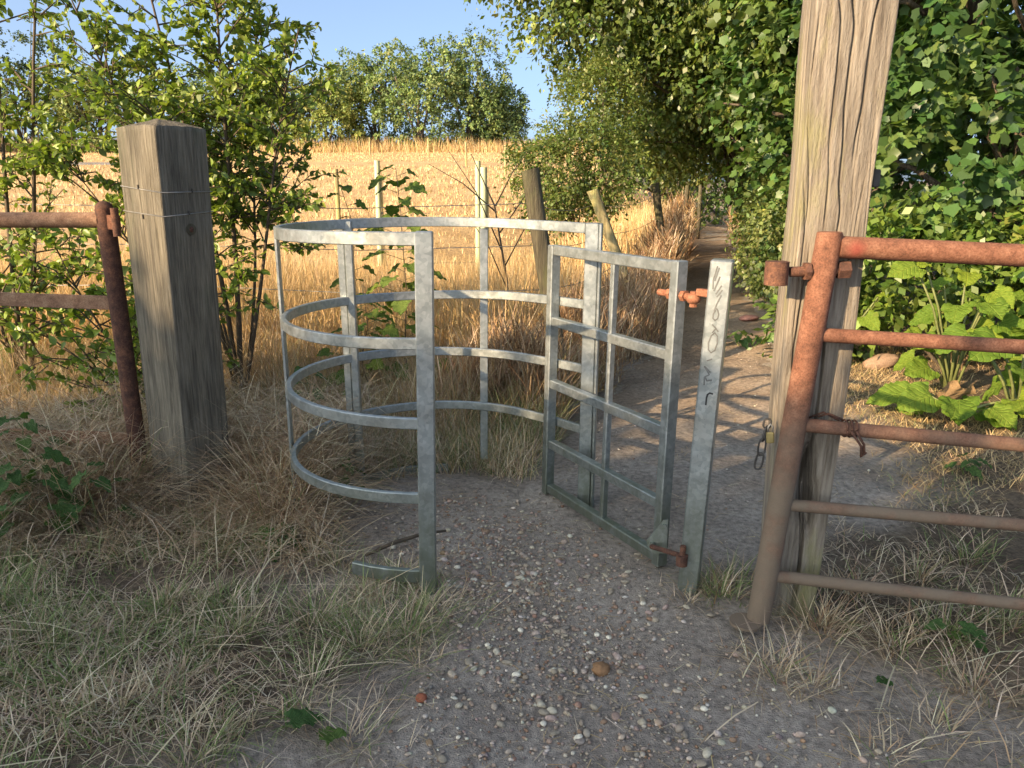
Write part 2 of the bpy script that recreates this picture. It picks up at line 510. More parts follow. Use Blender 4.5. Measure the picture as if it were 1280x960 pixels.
def sheet(name, xs, ys, zfun, mat, mask=None, kind='structure', smooth=True, cf=None):
    X, Y = np.meshgrid(xs, ys); Z = zfun(X, Y)
    n, m = X.shape
    idx = np.arange(n * m).reshape(n, m)
    q = np.stack([idx[:-1, :-1], idx[:-1, 1:], idx[1:, 1:], idx[1:, :-1]], -1).reshape(-1, 4)
    if mask is not None:
        k = mask(X, Y); keep = (k[:-1, :-1] | k[:-1, 1:] | k[1:, 1:] | k[1:, :-1]).ravel(); q = q[keep]
    used, inv = np.unique(q, return_inverse=True)
    V = np.stack([X.ravel(), Y.ravel(), Z.ravel()], -1)[used]
    cc = None if cf is None else np.repeat(cf(V[:, 0], V[:, 1])[:, None], 3, 1)
    o = mesh_np(name, V, [inv.reshape(-1, 4).astype(np.int32)], mat, None, smooth, cc)
    return tag(o, kind=kind)


sheet('ground', axis(0, .06, -3.5, 4.5, -420, 420), axis(0, .06, 1.2, 8.5, -60, 700), hgt, MATS['ground'],
      cf=lambda x, y: sstep(-.55, -.05, path_m(x, y) + (fbm(x * 5, y * 5, 9) - .5) * .3))
sheet('path', np.arange(-2, 22, .05), np.concatenate([np.arange(-4, 1.2, .2), np.arange(1.2, 8, .04), np.arange(8, 60, .15)]),
      lambda x, y: hgt(x, y) + np.clip(path_m(x, y) * .25, -.03, .014), MATS['path'], lambda x, y: path_m(x, y) > -.12,
      cf=lambda x, y: sstep(4.0, 7.0, y + (fbm(x * 1.5, y * 1.5, 19) - .5) * 2.5))  # farther stretch shifts to the warmer tone, partly painted sunlight


def field_m(x, y): return np.minimum(fence_x(y) - .9 - x, (y - 7.0 - .04 * np.abs(x)))


sheet('field', axis(0, .35, -14, 6, -120, 26, 1.08), np.concatenate([np.arange(6.5, 25, .3), np.arange(25, 76, .8)]),
      lambda x, y: hgt(x, y) + np.clip(field_m(x, y) * .1, -.05, .03), MATS['field'], lambda x, y: field_m(x, y) > -.4)
trk = m_soil('track_gravel', (.20, .18, .16), (.27, .245, .22), (.34, .31, .28))
sheet('track', np.arange(-75, -16, .6), np.arange(38, 48, .4), lambda x, y: hgt(x, y) + .03 + np.clip((1.6 - np.abs(y - 43 + .03 * x)) * .1, -.08, .03), trk,
      lambda x, y: np.abs(y - 43 + .03 * x) < 2.2)

# ------------------------------------------------------------------ metalwork
CAGE_C = (-.33, 3.27); CAGE_R = .625
G = MATS['galv']


def hoop_pts(r_off=0.0, n=30):
    pts = []
    for i in range(n + 1):
        a = R(-88 - (360 - 88 - 55 - 0) * i / n)
        pts.append((CAGE_C[0] + (CAGE_R + r_off) * math.cos(a), CAGE_C[1] + (CAGE_R + r_off) * math.sin(a)))
    pts.append((.20, 3.64)); pts.append((.332, 3.50))
    return pts


cage = empty('kissing_gate_enclosure', (-.33, 3.27, 0), 'galvanised steel kissing gate enclosure with four curved hoops around the worn dirt', 'kissing gate')


def flatprof(t, h, ch=.003):
    t /= 2; h /= 2
    return [(-t + ch, -h), (t - ch, -h), (t, -h + ch), (t, h - ch), (t - ch, h), (-t + ch, h), (-t, h - ch), (-t, -h + ch)]


for z, hh in ((1.318, .046), (.965, .041), (.672, .041), (.375, .041)):
    pts = hoop_pts()
    pts = [(-.30, 2.645)] + pts[1:]
    o = MB().sweep([(x, y, z + (.006 * math.sin(3 * x + z * 7))) for x, y in pts], flatprof(.022, hh)).build('hoop', G, cage)
    autosmooth(o, 40)
# foot bar at the front and the sunken bar at the back
autosmooth(MB().sweep([(x, y, .065) for x, y in hoop_pts()[:5]], flatprof(.024, .05)).build('foot_bar', G, cage), 40)
autosmooth(MB().sweep([(x, y, .03) for x, y in hoop_pts()[14:26]], flatprof(.024, .045)).build('foot_bar', G, cage), 40)


def bolt(mb, p, n, r=.009, l=.008):
    p = Vector(p); n = Vector(n).normalized()
    mb.tube([p, p + n * l], r, 6)
    return mb


fp = MB().bar((-.324, 2.652, -.25), (-.298, 2.648, 1.348), .062, .062, (0.05, -1, 0)).build('front_post', G, cage)
rp = MB().bar((.348, 3.475, -.25), (.358, 3.475, 1.338), .06, .06, (-.2, -1, 0)).build('rear_post', G, cage)
MB().bar((.386, 3.462, -.25), (.394, 3.462, 1.336), .014, .055, (-.2, -1, 0)).build('rear_post_plate', G, cage)
ob = MB(); bolt(ob, (.357, 3.444, 1.31), (-.2, -1, 0)); ob.build('bolt', MATS['steel_dark'], rp)
for z_ in (.965, .672, .375):           # weld beads where the hoops meet the front post
    ob = MB().tube([(-.338 + .008 * (1.3 - z_) * -1, 2.63, z_ - .02), (-.339, 2.63, z_ + .02)], .006, 6); ob.build('weld_bead', MATS['galv'], fp)
# left rear upright: a pair of angle bars
a = R(137); px, py = CAGE_C[0] + (CAGE_R + .03) * math.cos(a), CAGE_C[1] + (CAGE_R + .03) * math.sin(a)
u1 = MB().bar((px - .004, py, -.2), (px - .004, py, 1.31), .034, .04, (0, -1, 0)).build('upright', G, cage)
MB().bar((px + .035, py - .012, -.2), (px + .035, py - .012, 1.335), .036, .045, (0, -1, 0)).build('upright', G, cage)
ob = MB(); bolt(ob, (px - .008, py - .022, 1.26), (0, -1, 0), .011); ob.build('bolt', MATS['steel_dark'], u1)
# left thin flat upright
a = R(182); px, py = CAGE_C[0] + (CAGE_R + .018) * math.cos(a), CAGE_C[1] + (CAGE_R + .018) * math.sin(a)
MB().bar((px - .01, py, -.2), (px - .005, py, 1.335), .011, .04, (0, -1, 0), .002).build('upright', G, cage)
# middle rear upright
a = R(73); px, py = CAGE_C[0] + (CAGE_R + .02) * math.cos(a), CAGE_C[1] + (CAGE_R + .02) * math.sin(a)
MB().bar((px - .008, py, .08), (px + .002, py, 1.292), .040, .012, (0, -1, 0), .002).build('upright', G, cage)

# hinge post
hp = empty('hinge_post', (.66, 2.68, 0), 'leaning square galvanised post with scrawled marks beside the swing gate', 'post')
HB = Vector((.672, 2.69, -.3)); HT = Vector((.726, 2.672, 1.252)); hdir = (HT - HB).normalized()
face_n = Vector((-.34, -.94, 0)).normalized()
post_o = MB().bar(HB, HT, .076, .076, face_n, .005).build('post', G, hp)
ax_s = hdir.cross(face_n).normalized()
up_n = ax_s.cross(hdir).normalized()


def ribbon(mb, pts, w=.004):
    """thin stroke on the front face of the hinge post; (s across, t down from the top)"""
    P = [HT - hdir * t + ax_s * s + up_n * .0388 for s, t in pts]
    for i in range(len(P) - 1):
        mb.bar(P[i], P[i + 1] + (P[i + 1] - P[i]).normalized() * w * .3, w, .0012, up_n, .0004)
    return mb


if True:
    sgn = -1 if ax_s.x < 0 else 1
    S = lambda s: s * sgn
    worn = [[(-.012, .02), (-.022, .07), (-.020, .098)], [(-.006, .025), (-.016, .07)], [(.0, .055), (-.016, .105)], [(.008, .085), (-.008, .115)],
            [(.012, .10), (-.004, .125)], [(.010, .118), (-.002, .15), (-.008, .175)],
            [(-.002, .165), (.004, .172), (.008, .185), (.006, .2), (-.002, .207), (-.010, .2), (-.010, .185), (-.004, .172)],
            [(-.010, .222), (.004, .235), (.012, .245)], [(.004, .235), (-.006, .25)],
            [(.002, .25), (.012, .262), (.014, .285), (.008, .312), (-.004, .322), (-.014, .312), (-.016, .288), (-.010, .262), (.002, .25)],
            [(-.022, .372), (.0, .392)], [(-.022, .374), (-.012, .386), (-.002, .402)], [(.002, .344), (-.014, .352)],
            [(-.002, .402), (-.016, .410), (-.008, .425), (.008, .42)], [(-.018, .412), (-.016, .44)]]
    mb = MB()
    for st in worn: ribbon(mb, [(S(s), t) for s, t in st], .0048)
    mb.build('graffiti', MATS['ink_worn'], hp)
    mb = MB()
    ribbon(mb, [(S(.018), .470), (S(.006), .468), (S(-.001), .475), (S(-.003), .487), (S(-.003), .512)], .0062)
    mb.build('graffiti', MATS['ink'], hp)
# lower eye with pin on the post
ob = MB().tube([HB + hdir * .42 - ax_s * sgn * .03 - up_n * -.052 + Vector((0, 0, -.012)), HB + hdir * .45 - ax_s * sgn * .03 + up_n * .052], .022, 12)
ob.build('hinge_eye', MATS['rust_dark'], hp)
ob = MB().tube([HB + hdir * .43 - ax_s * sgn * .03 + up_n * .052, HB + hdir * .487 - ax_s * sgn * .03 + up_n * .052], .011, 10)
ob.build('hinge_pin', MATS['rust_dark'], hp)

# swing gate
sg = empty('swing_gate', (.60, 2.86, 0), 'galvanised steel swing gate panel standing ajar inside the curved enclosure', 'gate')
A0 = Vector((.598, 2.85, 0)); B0 = Vector((.178, 3.60, 0)); gd = (B0 - A0).normalized(); gn = gd.cross(Vector((0, 0, 1))).normalized()
LN = Vector((.018, 0, 0))   # lean per 1.23 m


def GP(t, z): return A0.lerp(B0, t) + LN * (z / 1.23) + Vector((0, 0, z))


z0, z1 = .015, 1.228
MB().bar(GP(0, z0 - .01), GP(0, z1 + .004), .042, .052, gn).build('stile', G, sg)
MB().bar(GP(1, z0 - .01), GP(1, z1 + .004), .04, .05, gn).build('stile', G, sg)
MB().bar(GP(.455, z0 + .03), GP(.455, z1 - .022), .026, .03, gn).build('stile', G, sg)
for k, (z, t) in enumerate(((z1 - .022, .046), (.875, .042), (.572, .042), (.268, .042), (z0 + .022, .044))):
    MB().bar(GP(.024, z), GP(.976, z + .004), .040, t, (0, 0, 1)).build('rail', G, sg)
# upper hinge: rusty gudgeon bolt through the stile to the post
hz = 1.105
pa = GP(0, hz); pb = HB + (HT - HB) * ((hz + .3) / 1.55)
dv = (pb - pa).normalized()
o = MB().tube([pa - dv * .10, pa + dv * .072], .013, 10).ball(pa + dv * .085 - Vector((0, 0, .004)), .028, (1, 1, .8)).tube([pa + dv * .085 - Vector((0, 0, .035)), pa + dv * .085 + Vector((0, 0, .022))], .014, 8).build('hinge', MATS['rust_hinge'], sg); autosmooth(o)
o = MB().bar(pb - dv * .10 + Vector((0, 0, .022)), pb - dv * .025 + Vector((0, 0, .022)), .028, .026, (0, 0, 1), .003).build('hinge_bracket', MATS['rust_hinge'], hp)
for q0, q1 in ((.026, .046), (-.046, -.028)): MB().tube([pa + dv * q0, pa + dv * q1], .021, 6).build('nut', MATS['rust_hinge'], sg)
# lower hinge: triangular plate with a rod to the post
lz = .10
pl = GP(0, lz)
pv = [pl + gn * s * .004 * 1 + d for s in (-1, 1) for d in ((gn * -.03 + Vector((0, 0, .11)) - gd * .02), (gn * -.03 + Vector((0, 0, -.02)) - gd * .02), (gn * -.03 - gd * .02 + Vector((-.075, -.035, .012))), (gn * -.03 - gd * .02 + Vector((-.06, -.03, .045))))]
fr = Vector((-.30, -.95, 0)).normalized(); rt = Vector((.95, -.3, 0)).normalized()
base = pl + fr * .036
pts2 = [(.03, .125), (.03, -.02), (-.02, -.03), (-.048, .0), (-.05, .025), (.012, .12)]
v = []; f = []
for s in (0, .008):
    for x, z in pts2: v.append(base + rt * x + Vector((0, 0, z)) + fr * s)
n6 = len(pts2)
f = [list(range(n6)), list(range(2 * n6 - 1, n6 - 1, -1))] + [[i, n6 + i, n6 + (i + 1) % n6, (i + 1) % n6] for i in range(n6)]
MB().add(v, f).build('hinge_plate', G, sg)
for q0, q1, q2 in ((.016, .095, .012), (-.028, .008, .015)): bolt(MB(), base + rt * q0 + Vector((0, 0, q1)) + fr * .008, fr, q2, .013).build('bolt', MATS['galv'], sg)
e = HB + hdir * .435 - ax_s * sgn * .03 + up_n * .052
o = MB().tube([base - rt * .028 + Vector((0, 0, .008)) + fr * .024, e + Vector((0, 0, .01))], .010, 10).build('hinge_rod', MATS['rust_dark'], sg); autosmooth(o)

# rusty field gate on the right
yaw = R(-8); drop = R(-2.4)
rd = Vector((math.cos(yaw) * math.cos(drop), math.sin(yaw) * math.cos(drop), math.sin(drop)))
rg = empty('rusty_field_gate', (.86, 2.39, 0), 'rusty tubular steel field gate tied to the tall split oak post', 'gate')
SB = Vector((.858, 2.392, .035)); ST = Vector((.968, 2.382, 1.362))


def SP(z): return SB + (ST - SB) * ((z - SB.z) / (ST.z - SB.z))


o = MB().tube([SB, SP(.4), SP(.9), ST - Vector((0, 0, .006)), ST], [.039, .039, .039, .0385, .034], 20).build('stile', MATS['rust'], rg); autosmooth(o)
LG = 2.6
for k, (z, r) in enumerate(((1.318, .0335), (1.045, .0225), (.748, .0225), (.468, .0205), (.205, .0205))):
    p = SP(z); pts = [p + rd * .033 + Vector((0, 0, 0))]
    for i in range(1, 9):
        t = LG * i / 8
        pts.append(p + rd * t + Vector((0, 0, -.012 * math.sin(math.pi * i / 8) * (1 if k in (2, 4) else -.4))))
    o = MB().tube(pts, r, 18).build('top_rail' if k == 0 else 'rail', MATS['rust'], rg); autosmooth(o)
o = MB().tube([SB + rd * LG, ST + rd * LG], .036, 16).build('stile', MATS['rust'], rg); autosmooth(o)
# adjustable hinge bolt: rod through the stile, eye at the far left, nut on the right
hb = SP(1.245); bd = Vector((.985, -.05, .05)).normalized()
o = MB().tube([hb - bd * .10, hb + bd * .075], .016, 14).tube([hb - bd * .135 + Vector((-.006, .0, -.038)), hb - bd * .135 + Vector((-.006, .0, .034))], .036, 16).build('hinge_bolt', MATS['rust_dark'], rg); autosmooth(o)
for q0, q1 in ((.042, .078), (-.058, -.04)): MB().tube([hb + bd * q0, hb + bd * q1], .0285, 6).build('nut', MATS['rust_dark'], rg)
o = MB().tube([SB + Vector((-.05, -.02, -.004)), SB + Vector((-.05, -.02, .006))], .055, 16).build('foot_plate', MATS['rust'], rg)
# rusty wire tie round the third rail and back to the post
tp = SP(.748) + rd * .165
mb = MB()
for k in range(3):
    c = tp + rd * (.012 * k - .01)
    mb.tube([c + Vector((.004 * k, -math.cos(q) * .027, math.sin(q) * .027)) for q in [i * math.pi / 7 for i in range(15)]], .0035, 6)
mb.tube([tp + Vector((.0, -.028, 0)), tp + Vector((.035, -.034, -.05)), tp + Vector((.04, -.03, -.085)), tp + Vector((.055, -.03, -.07))], .0045, 6)
mb.tube([tp + Vector((.015, -.028, 0)), tp + Vector((.045, -.03, -.045)), tp + Vector((.05, -.028, -.08))], .0045, 6)
mb.tube([tp + Vector((-.02, .02, .02)), tp + Vector((-.07, .03, .045)), tp + Vector((-.11, .05, .02))], .0035, 6)
mb.tube([tp + Vector((-.02, .0, .03)), tp + Vector((-.065, .0, .05)), tp + Vector((-.085, .03, .03))], .0035, 6)
o = mb.build('tie_wire', MATS['rust_dark'], rg, True)

# rusty field gate on the left
lg = empty('rusty_field_gate', (-1.77, 3.42, 0), 'rusty pipe field gate hung beside the leafy shrub and square timber post', 'gate')
o = MB().tube([(-1.765, 3.44, .22), (-1.765, 3.43, .9), (-1.768, 3.42, 1.40)], .038, 18).ball((-1.768, 3.42, 1.40), .038, (1, 1, .9), 18, 8).build('stile', MATS['rust_dark'], lg); autosmooth(o)
o = MB().tube([(-1.79, 3.42, 1.352), (-3.2, 3.46, 1.352), (-4.6, 3.5, 1.35)], .0335, 18).build('top_rail', MATS['rust_tan'], lg); autosmooth(o)
for z, dz in ((1.0, .035), (.36, .03)):
    MB().bar((-1.765, 3.425, z - .012), (-4.6, 3.5, z + dz * 2.2), .010, .062, (0, 0, 1), .002).build('flat_rail', MATS['rust_tan'], lg)
o = MB().tube([(-4.6, 3.5, .2), (-4.6, 3.5, 1.40)], .036, 16).build('stile', MATS['rust_dark'], lg); autosmooth(o)
MB().bar((-1.77, 3.40, 1.345), (-1.69, 3.385, 1.342), .012, .062, (0, 0, 1), .002).build('hinge_strap', MATS['rust'], lg)
o = MB().tube([(-1.70, 3.37, 1.285), (-1.70, 3.37, 1.405)], .016, 12).build('hinge_pin', MATS['rust_dark'], lg); autosmooth(o)


# ------------------------------------------------------------------ timber posts
def timber(name, root, mat, cx, cy, w, d, yaw, z0, z1, lean, nper, nz, amp, cracks, wf=None, rad=.03, seed=0, top=None):
    """weathered squared timber: cracks and grain are real relief"""
    per = 2 * (w + d); U = np.arange(nper) / nper * per
    hw, hd = w / 2, d / 2
    # start at the back face centre and run round
    corners = [(0, hd), (-hw, hd), (-hw, -hd), (hw, -hd), (hw, hd), (0, hd)]
    seg = [hw, d, w, d, hw]; st = np.concatenate([[0], np.cumsum(seg)])
    P = np.zeros((nper, 2))
    for i in range(5):
        k = (U >= st[i]) & (U < st[i + 1] + 1e-9); t = (U[k] - st[i]) / seg[i]
        P[k, 0] = corners[i][0] * (1 - t) + corners[i + 1][0] * t; P[k, 1] = corners[i][1] * (1 - t) + corners[i + 1][1] * t
    for s in range(max(1, int(rad / per * nper))):
        P = .5 * P + .25 * (np.roll(P, 1, 0) + np.roll(P, -1, 0))
    T = np.roll(P, -1, 0) - np.roll(P, 1, 0); T /= np.linalg.norm(T, axis=1)[:, None]
    Nn = np.stack([-T[:, 1], T[:, 0]], 1); Nn *= np.sign((Nn * P).sum(1))[:, None]
    Z = np.linspace(z0, z1, nz)
    UU, ZZ = np.meshgrid(U, Z)
    UW = UU + .03 * (fbm(ZZ * 3.1, UU * 6, seed + 77, 3) - .5)
    D = amp * .8 * (fbm(UW * 30, ZZ * 2.4, seed, 4) - .5) * 2 + amp * 2.0 * (fbm(UU * 7, ZZ * 2.2, seed + 5, 3) - .5)
    D += amp * .6 * (fbm(UW * 90, ZZ * 6, seed + 9, 2) - .5) * 2
    for (u0, za, zb, dep, wid, wan) in cracks:
        uc = u0 + 1.5 * wan * (fbm(ZZ * 2.3, ZZ * 0 + u0 * 50, seed + 21, 3) - .5) * 2
        win = sstep(za - .04, za + .12, ZZ) * (1 - sstep(zb - .12, zb + .04, ZZ))
        D -= dep * np.exp(-((UU - uc) / wid) ** 2) * win * (.45 + .9 * fbm(ZZ * 9, ZZ * 0, seed + 31))
    sc = np.ones_like(Z) if wf is None else wf(Z)
    X = P[None, :, 0] * sc[:, None] + Nn[None, :, 0] * D
    Y = P[None, :, 1] * sc[:, None] + Nn[None, :, 1] * D
    if top is not None:                       # rounded, sloped top
        ZZ = ZZ + top(X, Y) * sstep(z1 - .12, z1, ZZ)
    c, s = math.cos(yaw), math.sin(yaw)
    t = (ZZ - 0) / (z1)
    wx = cx + X * c - Y * s + lean[0] * t; wy = cy + X * s + Y * c + lean[1] * t
    V = np.stack([wx, wy, ZZ], -1).reshape(-1, 3)
    idx = np.arange(nz * nper).reshape(nz, nper)
    q = np.stack([idx[:-1], np.roll(idx, -1, 1)[:-1], np.roll(idx, -1, 1)[1:], idx[1:]], -1).reshape(-1, 4)
    # cap: rings shrinking to the middle
    ring = V[-nper:]; cen = ring.mean(0); capv = []; capf = []
    base_i = len(V); prev = idx[-1]
    for j, k in enumerate((.9, .72, .45, .18)):
        rr = cen + (ring - cen) * k
        rr[:, 2] = ring[:, 2] * k + cen[2] * (1 - k) + .012 * (1 - k) + (0.02 * (1 - k) ** .8 if top is None else (1 - k) * .028) + (vn(rr[:, 0] * 60, rr[:, 1] * 60, 5) - .5) * .008
        cur = np.arange(nper) + base_i + j * nper
        capf.append(np.stack([prev, np.roll(prev, -1), np.roll(cur, -1), cur], -1)); capv.append(rr); prev = cur
    V = np.concatenate([V] + capv)
    F = np.concatenate([q] + capf)
    last = [list(prev)]
    o = mesh_np(name, V, [F.astype(np.int32), np.array(last, np.int32)], mat, root, True)
    return o


lp = empty('timber_gatepost', (-1.48, 3.40, 0), 'thick square timber gatepost with two wires wrapped round it', 'post')
LPY = R(-29.3)
LPX, LPYY, LW = -1.515, 3.425, .245
shaft = timber('shaft', lp, MATS['oak_l'], LPX, LPYY, LW, LW, LPY, -.25, 1.705, (.03, 0), 140, 110, .0016,
               [(.56, .3, 1.7, .006, .002, .01), (.42, .9, 1.72, .004, .002, .01), (.62, .2, .9, .005, .002, .01), (.31, 1.2, 1.7, .006, .002, .008)],
               lambda z: 1.0 + .03 * sstep(0, 1.7, z), .012, 3, lambda x, y: .034 - .26 * (x ** 2 + y ** 2))


def lp_ring(z, k=1.0, nudge=.0015):
    c, s = math.cos(LPY), math.sin(LPY); h = LW / 2 * (1.0 + .03 * sstep(0, 1.7, np.array(z))) + nudge
    sx = LPX + .03 * z / 1.705
    return [(sx + x * c - y * s, LPYY + x * s + y * c) for x, y in [(-h, h), (-h, -h), (h, -h), (h, h), (-h, h)]]


for z, tl in ((1.492, (.0, .004, -.022, -.02, 0)), (1.385, (.006, .008, -.012, .002, .006))):
    P = lp_ring(z); o = MB().tube([(p[0], p[1], z + dz) for p, dz in zip(P, tl)], .0024, 6).build('wire', MATS['wire'], lp, True)
c, s = math.cos(LPY), math.sin(LPY)


def lp_face(u, z, which='R', off=.0):
    h = LW / 2 * 1.028
    x, y = ((h + off, -h + u * 2 * h) if which == 'R' else (-h + u * 2 * h, -h - off))
    return Vector((LPX + .03 * z / 1.705 + x * c - y * s, LPYY + x * s + y * c, z))


for z, u, w in ((1.492, .45, 'L'), (1.37, .5, 'L'), (1.476, .6, 'R'), (1.385, .5, 'R')):
    p = lp_face(u, z, w); nn = (lp_face(u, z, w, .01) - p).normalized()
    MB().bar(p - Vector((0, 0, .008)), p + Vector((0, 0, .009)), .006, .012, nn, .001).build('staple', MATS['steel_dark'], lp)
# drilled hole ring (recessed knot plug)
p = lp_face(.52, 1.315, 'R', .001); nn = (lp_face(.52, 1.315, 'R', .01) - lp_face(.52, 1.315, 'R', 0)).normalized()
o = MB().tube([p - nn * .004, p + nn * .003, p + nn * .0035, p - nn * .02], [.026, .024, .017, .016], 18, True).build('bolt_hole', MATS['post_dark'], lp, False)
ob = MB().ball(p + nn * .001, .011, (1, 1, 1.2)).build('bolt_end', MATS['rust_dark'], lp, True)

op = empty('oak_gatepost', (1.02, 2.55, 0), 'tall weathered split oak gatepost with rotten cavity near its foot', 'post')
OW, OD = .215, .18
f0 = OW / 2 + OD          # start of the front face
oc_ = [(f0 + .125, .0, 1.35, .036, .003, .02), (f0 + .045, .3, 1.3, .02, .0022, .02), (f0 + .105, 1.25, 2.2, .022, .0022, .035), (f0 + .075, 1.35, 2.2, .014, .002, .03), (f0 + .155, 1.55, 2.25, .02, .0022, .025),
       (f0 + .165, .7, 1.4, .008, .0018, .02), (f0 + .135, .0, .5, .03, .004, .015), (f0 + .130, .36, .68, .085, .022, .03), (f0 + .145, .30, .52, .05, .014, .03), (f0 + .06, .5, 1.0, .026, .004, .02),
       (f0 + .02, 1.1, 2.0, .010, .0018, .02), (f0 - .06, .2, 2.2, .016, .003, .02), (f0 - .11, .5, 2.0, .014, .003, .02)]
for k in range(26):
    z_ = random.uniform(0, 1.7); oc_.append((f0 + random.uniform(-.15, .21), z_, z_ + random.uniform(.25, .7), random.uniform(.004, .009), .0016, .02))
timber('shaft', op, MATS['oak'], 1.005, 2.545, OW, OD, R(-7), -.25, 2.25, (-.005, -.05), 320, 230, .0016, oc_,
       lambda z: .80 + .18 * sstep(.0, .9, z) + .06 * sstep(1.3, 2.0, z) + .02 * np.sin(z * 7), .022, 41)
MB().bar((1.128, 2.50, 1.52), (1.150, 2.50, 1.52), .03, .055, (0, 0, 1), .003).build('bracket', MATS['steel_dark'], op)

# chain and padlock hanging from the oak post
ch = empty('chain', (.83, 2.44, .6), 'short rusty chain dangling beside the oak post', 'chain')


def link(p, q, wide, r=.0035):
    p = Vector(p); q = Vector(q); a = (q - p).normalized(); w = Vector(wide).normalized(); L = (q - p).length
    pts = []
    for i in range(17):
        t = 2 * math.pi * i / 16; cx = math.cos(t); sx = math.sin(t)
        pts.append(p.lerp(q, .5) + a * (L / 2 * (abs(cx) ** .6) * (1 if cx > 0 else -1)) + w * (.0115 * (abs(sx) ** .8) * (1 if sx > 0 else -1)))
    return MB().tube(pts, r, 7, False).build('link', MATS['steel_dark'], ch, True)


link((.853, 2.452, .745), (.848, 2.448, .715), (1, -.4, 0)); link((.850, 2.447, .722), (.838, 2.442, .672), (.6, .8, 0))
link((.839, 2.442, .680), (.834, 2.440, .622), (1, -.2, 0.1)); link((.835, 2.440, .63), (.826, 2.440, .572), (.9, -.4, 0))
pk = empty('padlock', (.862, 2.438, .70), 'small dull brass padlock on the chain beside the oak post', 'padlock')
MB().bar((.861, 2.434, .668), (.857, 2.436, .705), .014, .026, (1, -.3, 0), .003).build('body', MATS['brass'], pk)
MB().tube([(.852, 2.436, .703), (.850, 2.437, .722), (.857, 2.436, .733), (.865, 2.434, .722), (.864, 2.434, .703)], .003, 7).build('shackle', MATS['wire'], pk, True)

# ------------------------------------------------------------------ fences and tree guards
fe = empty('wire_fence', (.12, 5.3, 0), 'old wire fence with leaning posts along the left of the path', 'fence')


def rpost(root, name, x, y, r, z1, lean, mat, seed, slant=.0):
    n = 18; pts = []; zb = float(hgt(x, y)) - .15
    mb = MB(); m = 10
    V = []; F = []
    for i in range(m + 1):
        t = i / m
        for k in range(n):
            a = 2 * math.pi * k / n
            rr = r * (1 + .10 * (float(vn(a * 2 + seed, t * 5, seed)) - .5)) * (1 - .05 * t)
            zz = zb + (z1 - zb) * t + (slant * math.cos(a) if i == m else 0)
            V.append((x + lean[0] * t + rr * math.cos(a), y + lean[1] * t + rr * math.sin(a), zz))
    for i in range(m):
        for k in range(n):
            j = (k + 1) % n; F.append([i * n + k, i * n + j, i * n + n + j, i * n + n + k])
    F.append(list(range(m * n, m * n + n)))
    o = MB().add(V, F).build(name, mat, root); autosmooth(o, 50); return o


fpost = [(.40, 5.3, .062, 1.60, (-.28, .0), 'post_dark'), (1.45, 7.8, .058, 1.45, (-.66, 0), 'post_pale'), (2.15, 10.4, .055, 1.52, (-.28, .0), 'post_dark'),
         (3.42, 15.5, .05, 1.55, (.0, 0), 'post_dark'), (4.75, 20, .05, 1.5, (.0, 0), 'post_dark')]
for i, (x, y, r, z, ln, mt) in enumerate(fpost):
    rpost(fe, 'post', x, y, r, z, ln, MATS[mt], i * 7 + 1, .015)
for j, zz in enumerate((1.33, 1.05, .75)):
    pts = []
    for i, (x, y, r, z, ln, mt) in enumerate(fpost):
        t = zz / z; pts.append(Vector((x + ln[0] * t - r, y - .0, zz + (z - 1.5) * .5)))
    sag = []
    for a_, b_ in zip(pts[:-1], pts[1:]):
        for k in range(6): t = k / 6; sag.append(a_.lerp(b_, t) - Vector((0, 0, .05 * math.sin(math.pi * t))))
    sag.append(pts[-1])
    MB().tube(sag, .003, 5).build('wire', MATS['wire'], fe, True)
    p = pts[0]
    MB().tube([p, p + Vector((-1.2, .05, -.035)), p + Vector((-2.6, .12, -.02 + .02 * j)), p + Vector((-4.4, .2, 0))], .0028, 5).build('wire', MATS['wire'], fe, True)
rpost(fe, 'post', -4.3, 5.5, .05, 1.45, (.02, 0), MATS['post_pale'], 91, .01)


def z_at(v, y): # design height of image row v (1280x960 frame) at ground distance y
    yy = (480 - v) / 962.0; c, s = math.cos(R(14.5)), math.sin(R(14.5))
    return 1.5 + y * (-s + yy * c) / (c + yy * s)


for x, y, z1, r, lab in ((-.42, 9.6, 1.78, .034, 'tall pale green plastic tree guard tube behind the sycamore sapling'),
                         (-.34, 9.3, 1.70, .04, 'stout pale green tree guard tube close against a taller one'),
                         (-1.95, 11.5, 1.84, .042, 'pale green tree guard tube standing alone in the dry grass')):
    t = empty('tree_guard', (x, y, float(hgt(x, y))), lab, 'tree guard', 'pale green tree guards in the dry grass')
    o = MB().tube([(x, y, float(hgt(x, y)) - .05), (x + .01, y, z1)], r, 16, False).tube([(x + .01, y, z1 - .001), (x + .01, y, z1 - .12)], r * .86, 16, False).build('tube', MATS['guard'], t); autosmooth(o)
    MB().bar((x + r + .02, y + .01, float(hgt(x, y)) - .1), (x + r + .02, y + .01, z1 - .22), .025, .025, (0, -1, 0), .003).build('stake', MATS['post_pale'], t)
ff = empty('field_fence', (0, 40, float(hgt(0, 40))), 'thin wooden stakes of a fence at the far edge of the straw field', 'fence')
for i, (px, y) in enumerate(((428, 17), (585, 40), (632, 34), (676, 42), (540, 52), (470, 56), (330, 60), (240, 60))):
    x = (px - 640) / 962 * y * 1.0; zb = float(hgt(x, y))
    rpost(ff, 'stake', x, y, .05, zb + (1.1 if y < 20 else 1.25), (0, 0), MATS['post_pale'], 50 + i)


# ------------------------------------------------------------------ blades, leaves
def unit(a): return a / np.maximum(np.linalg.norm(a, axis=-1, keepdims=True), 1e-9)


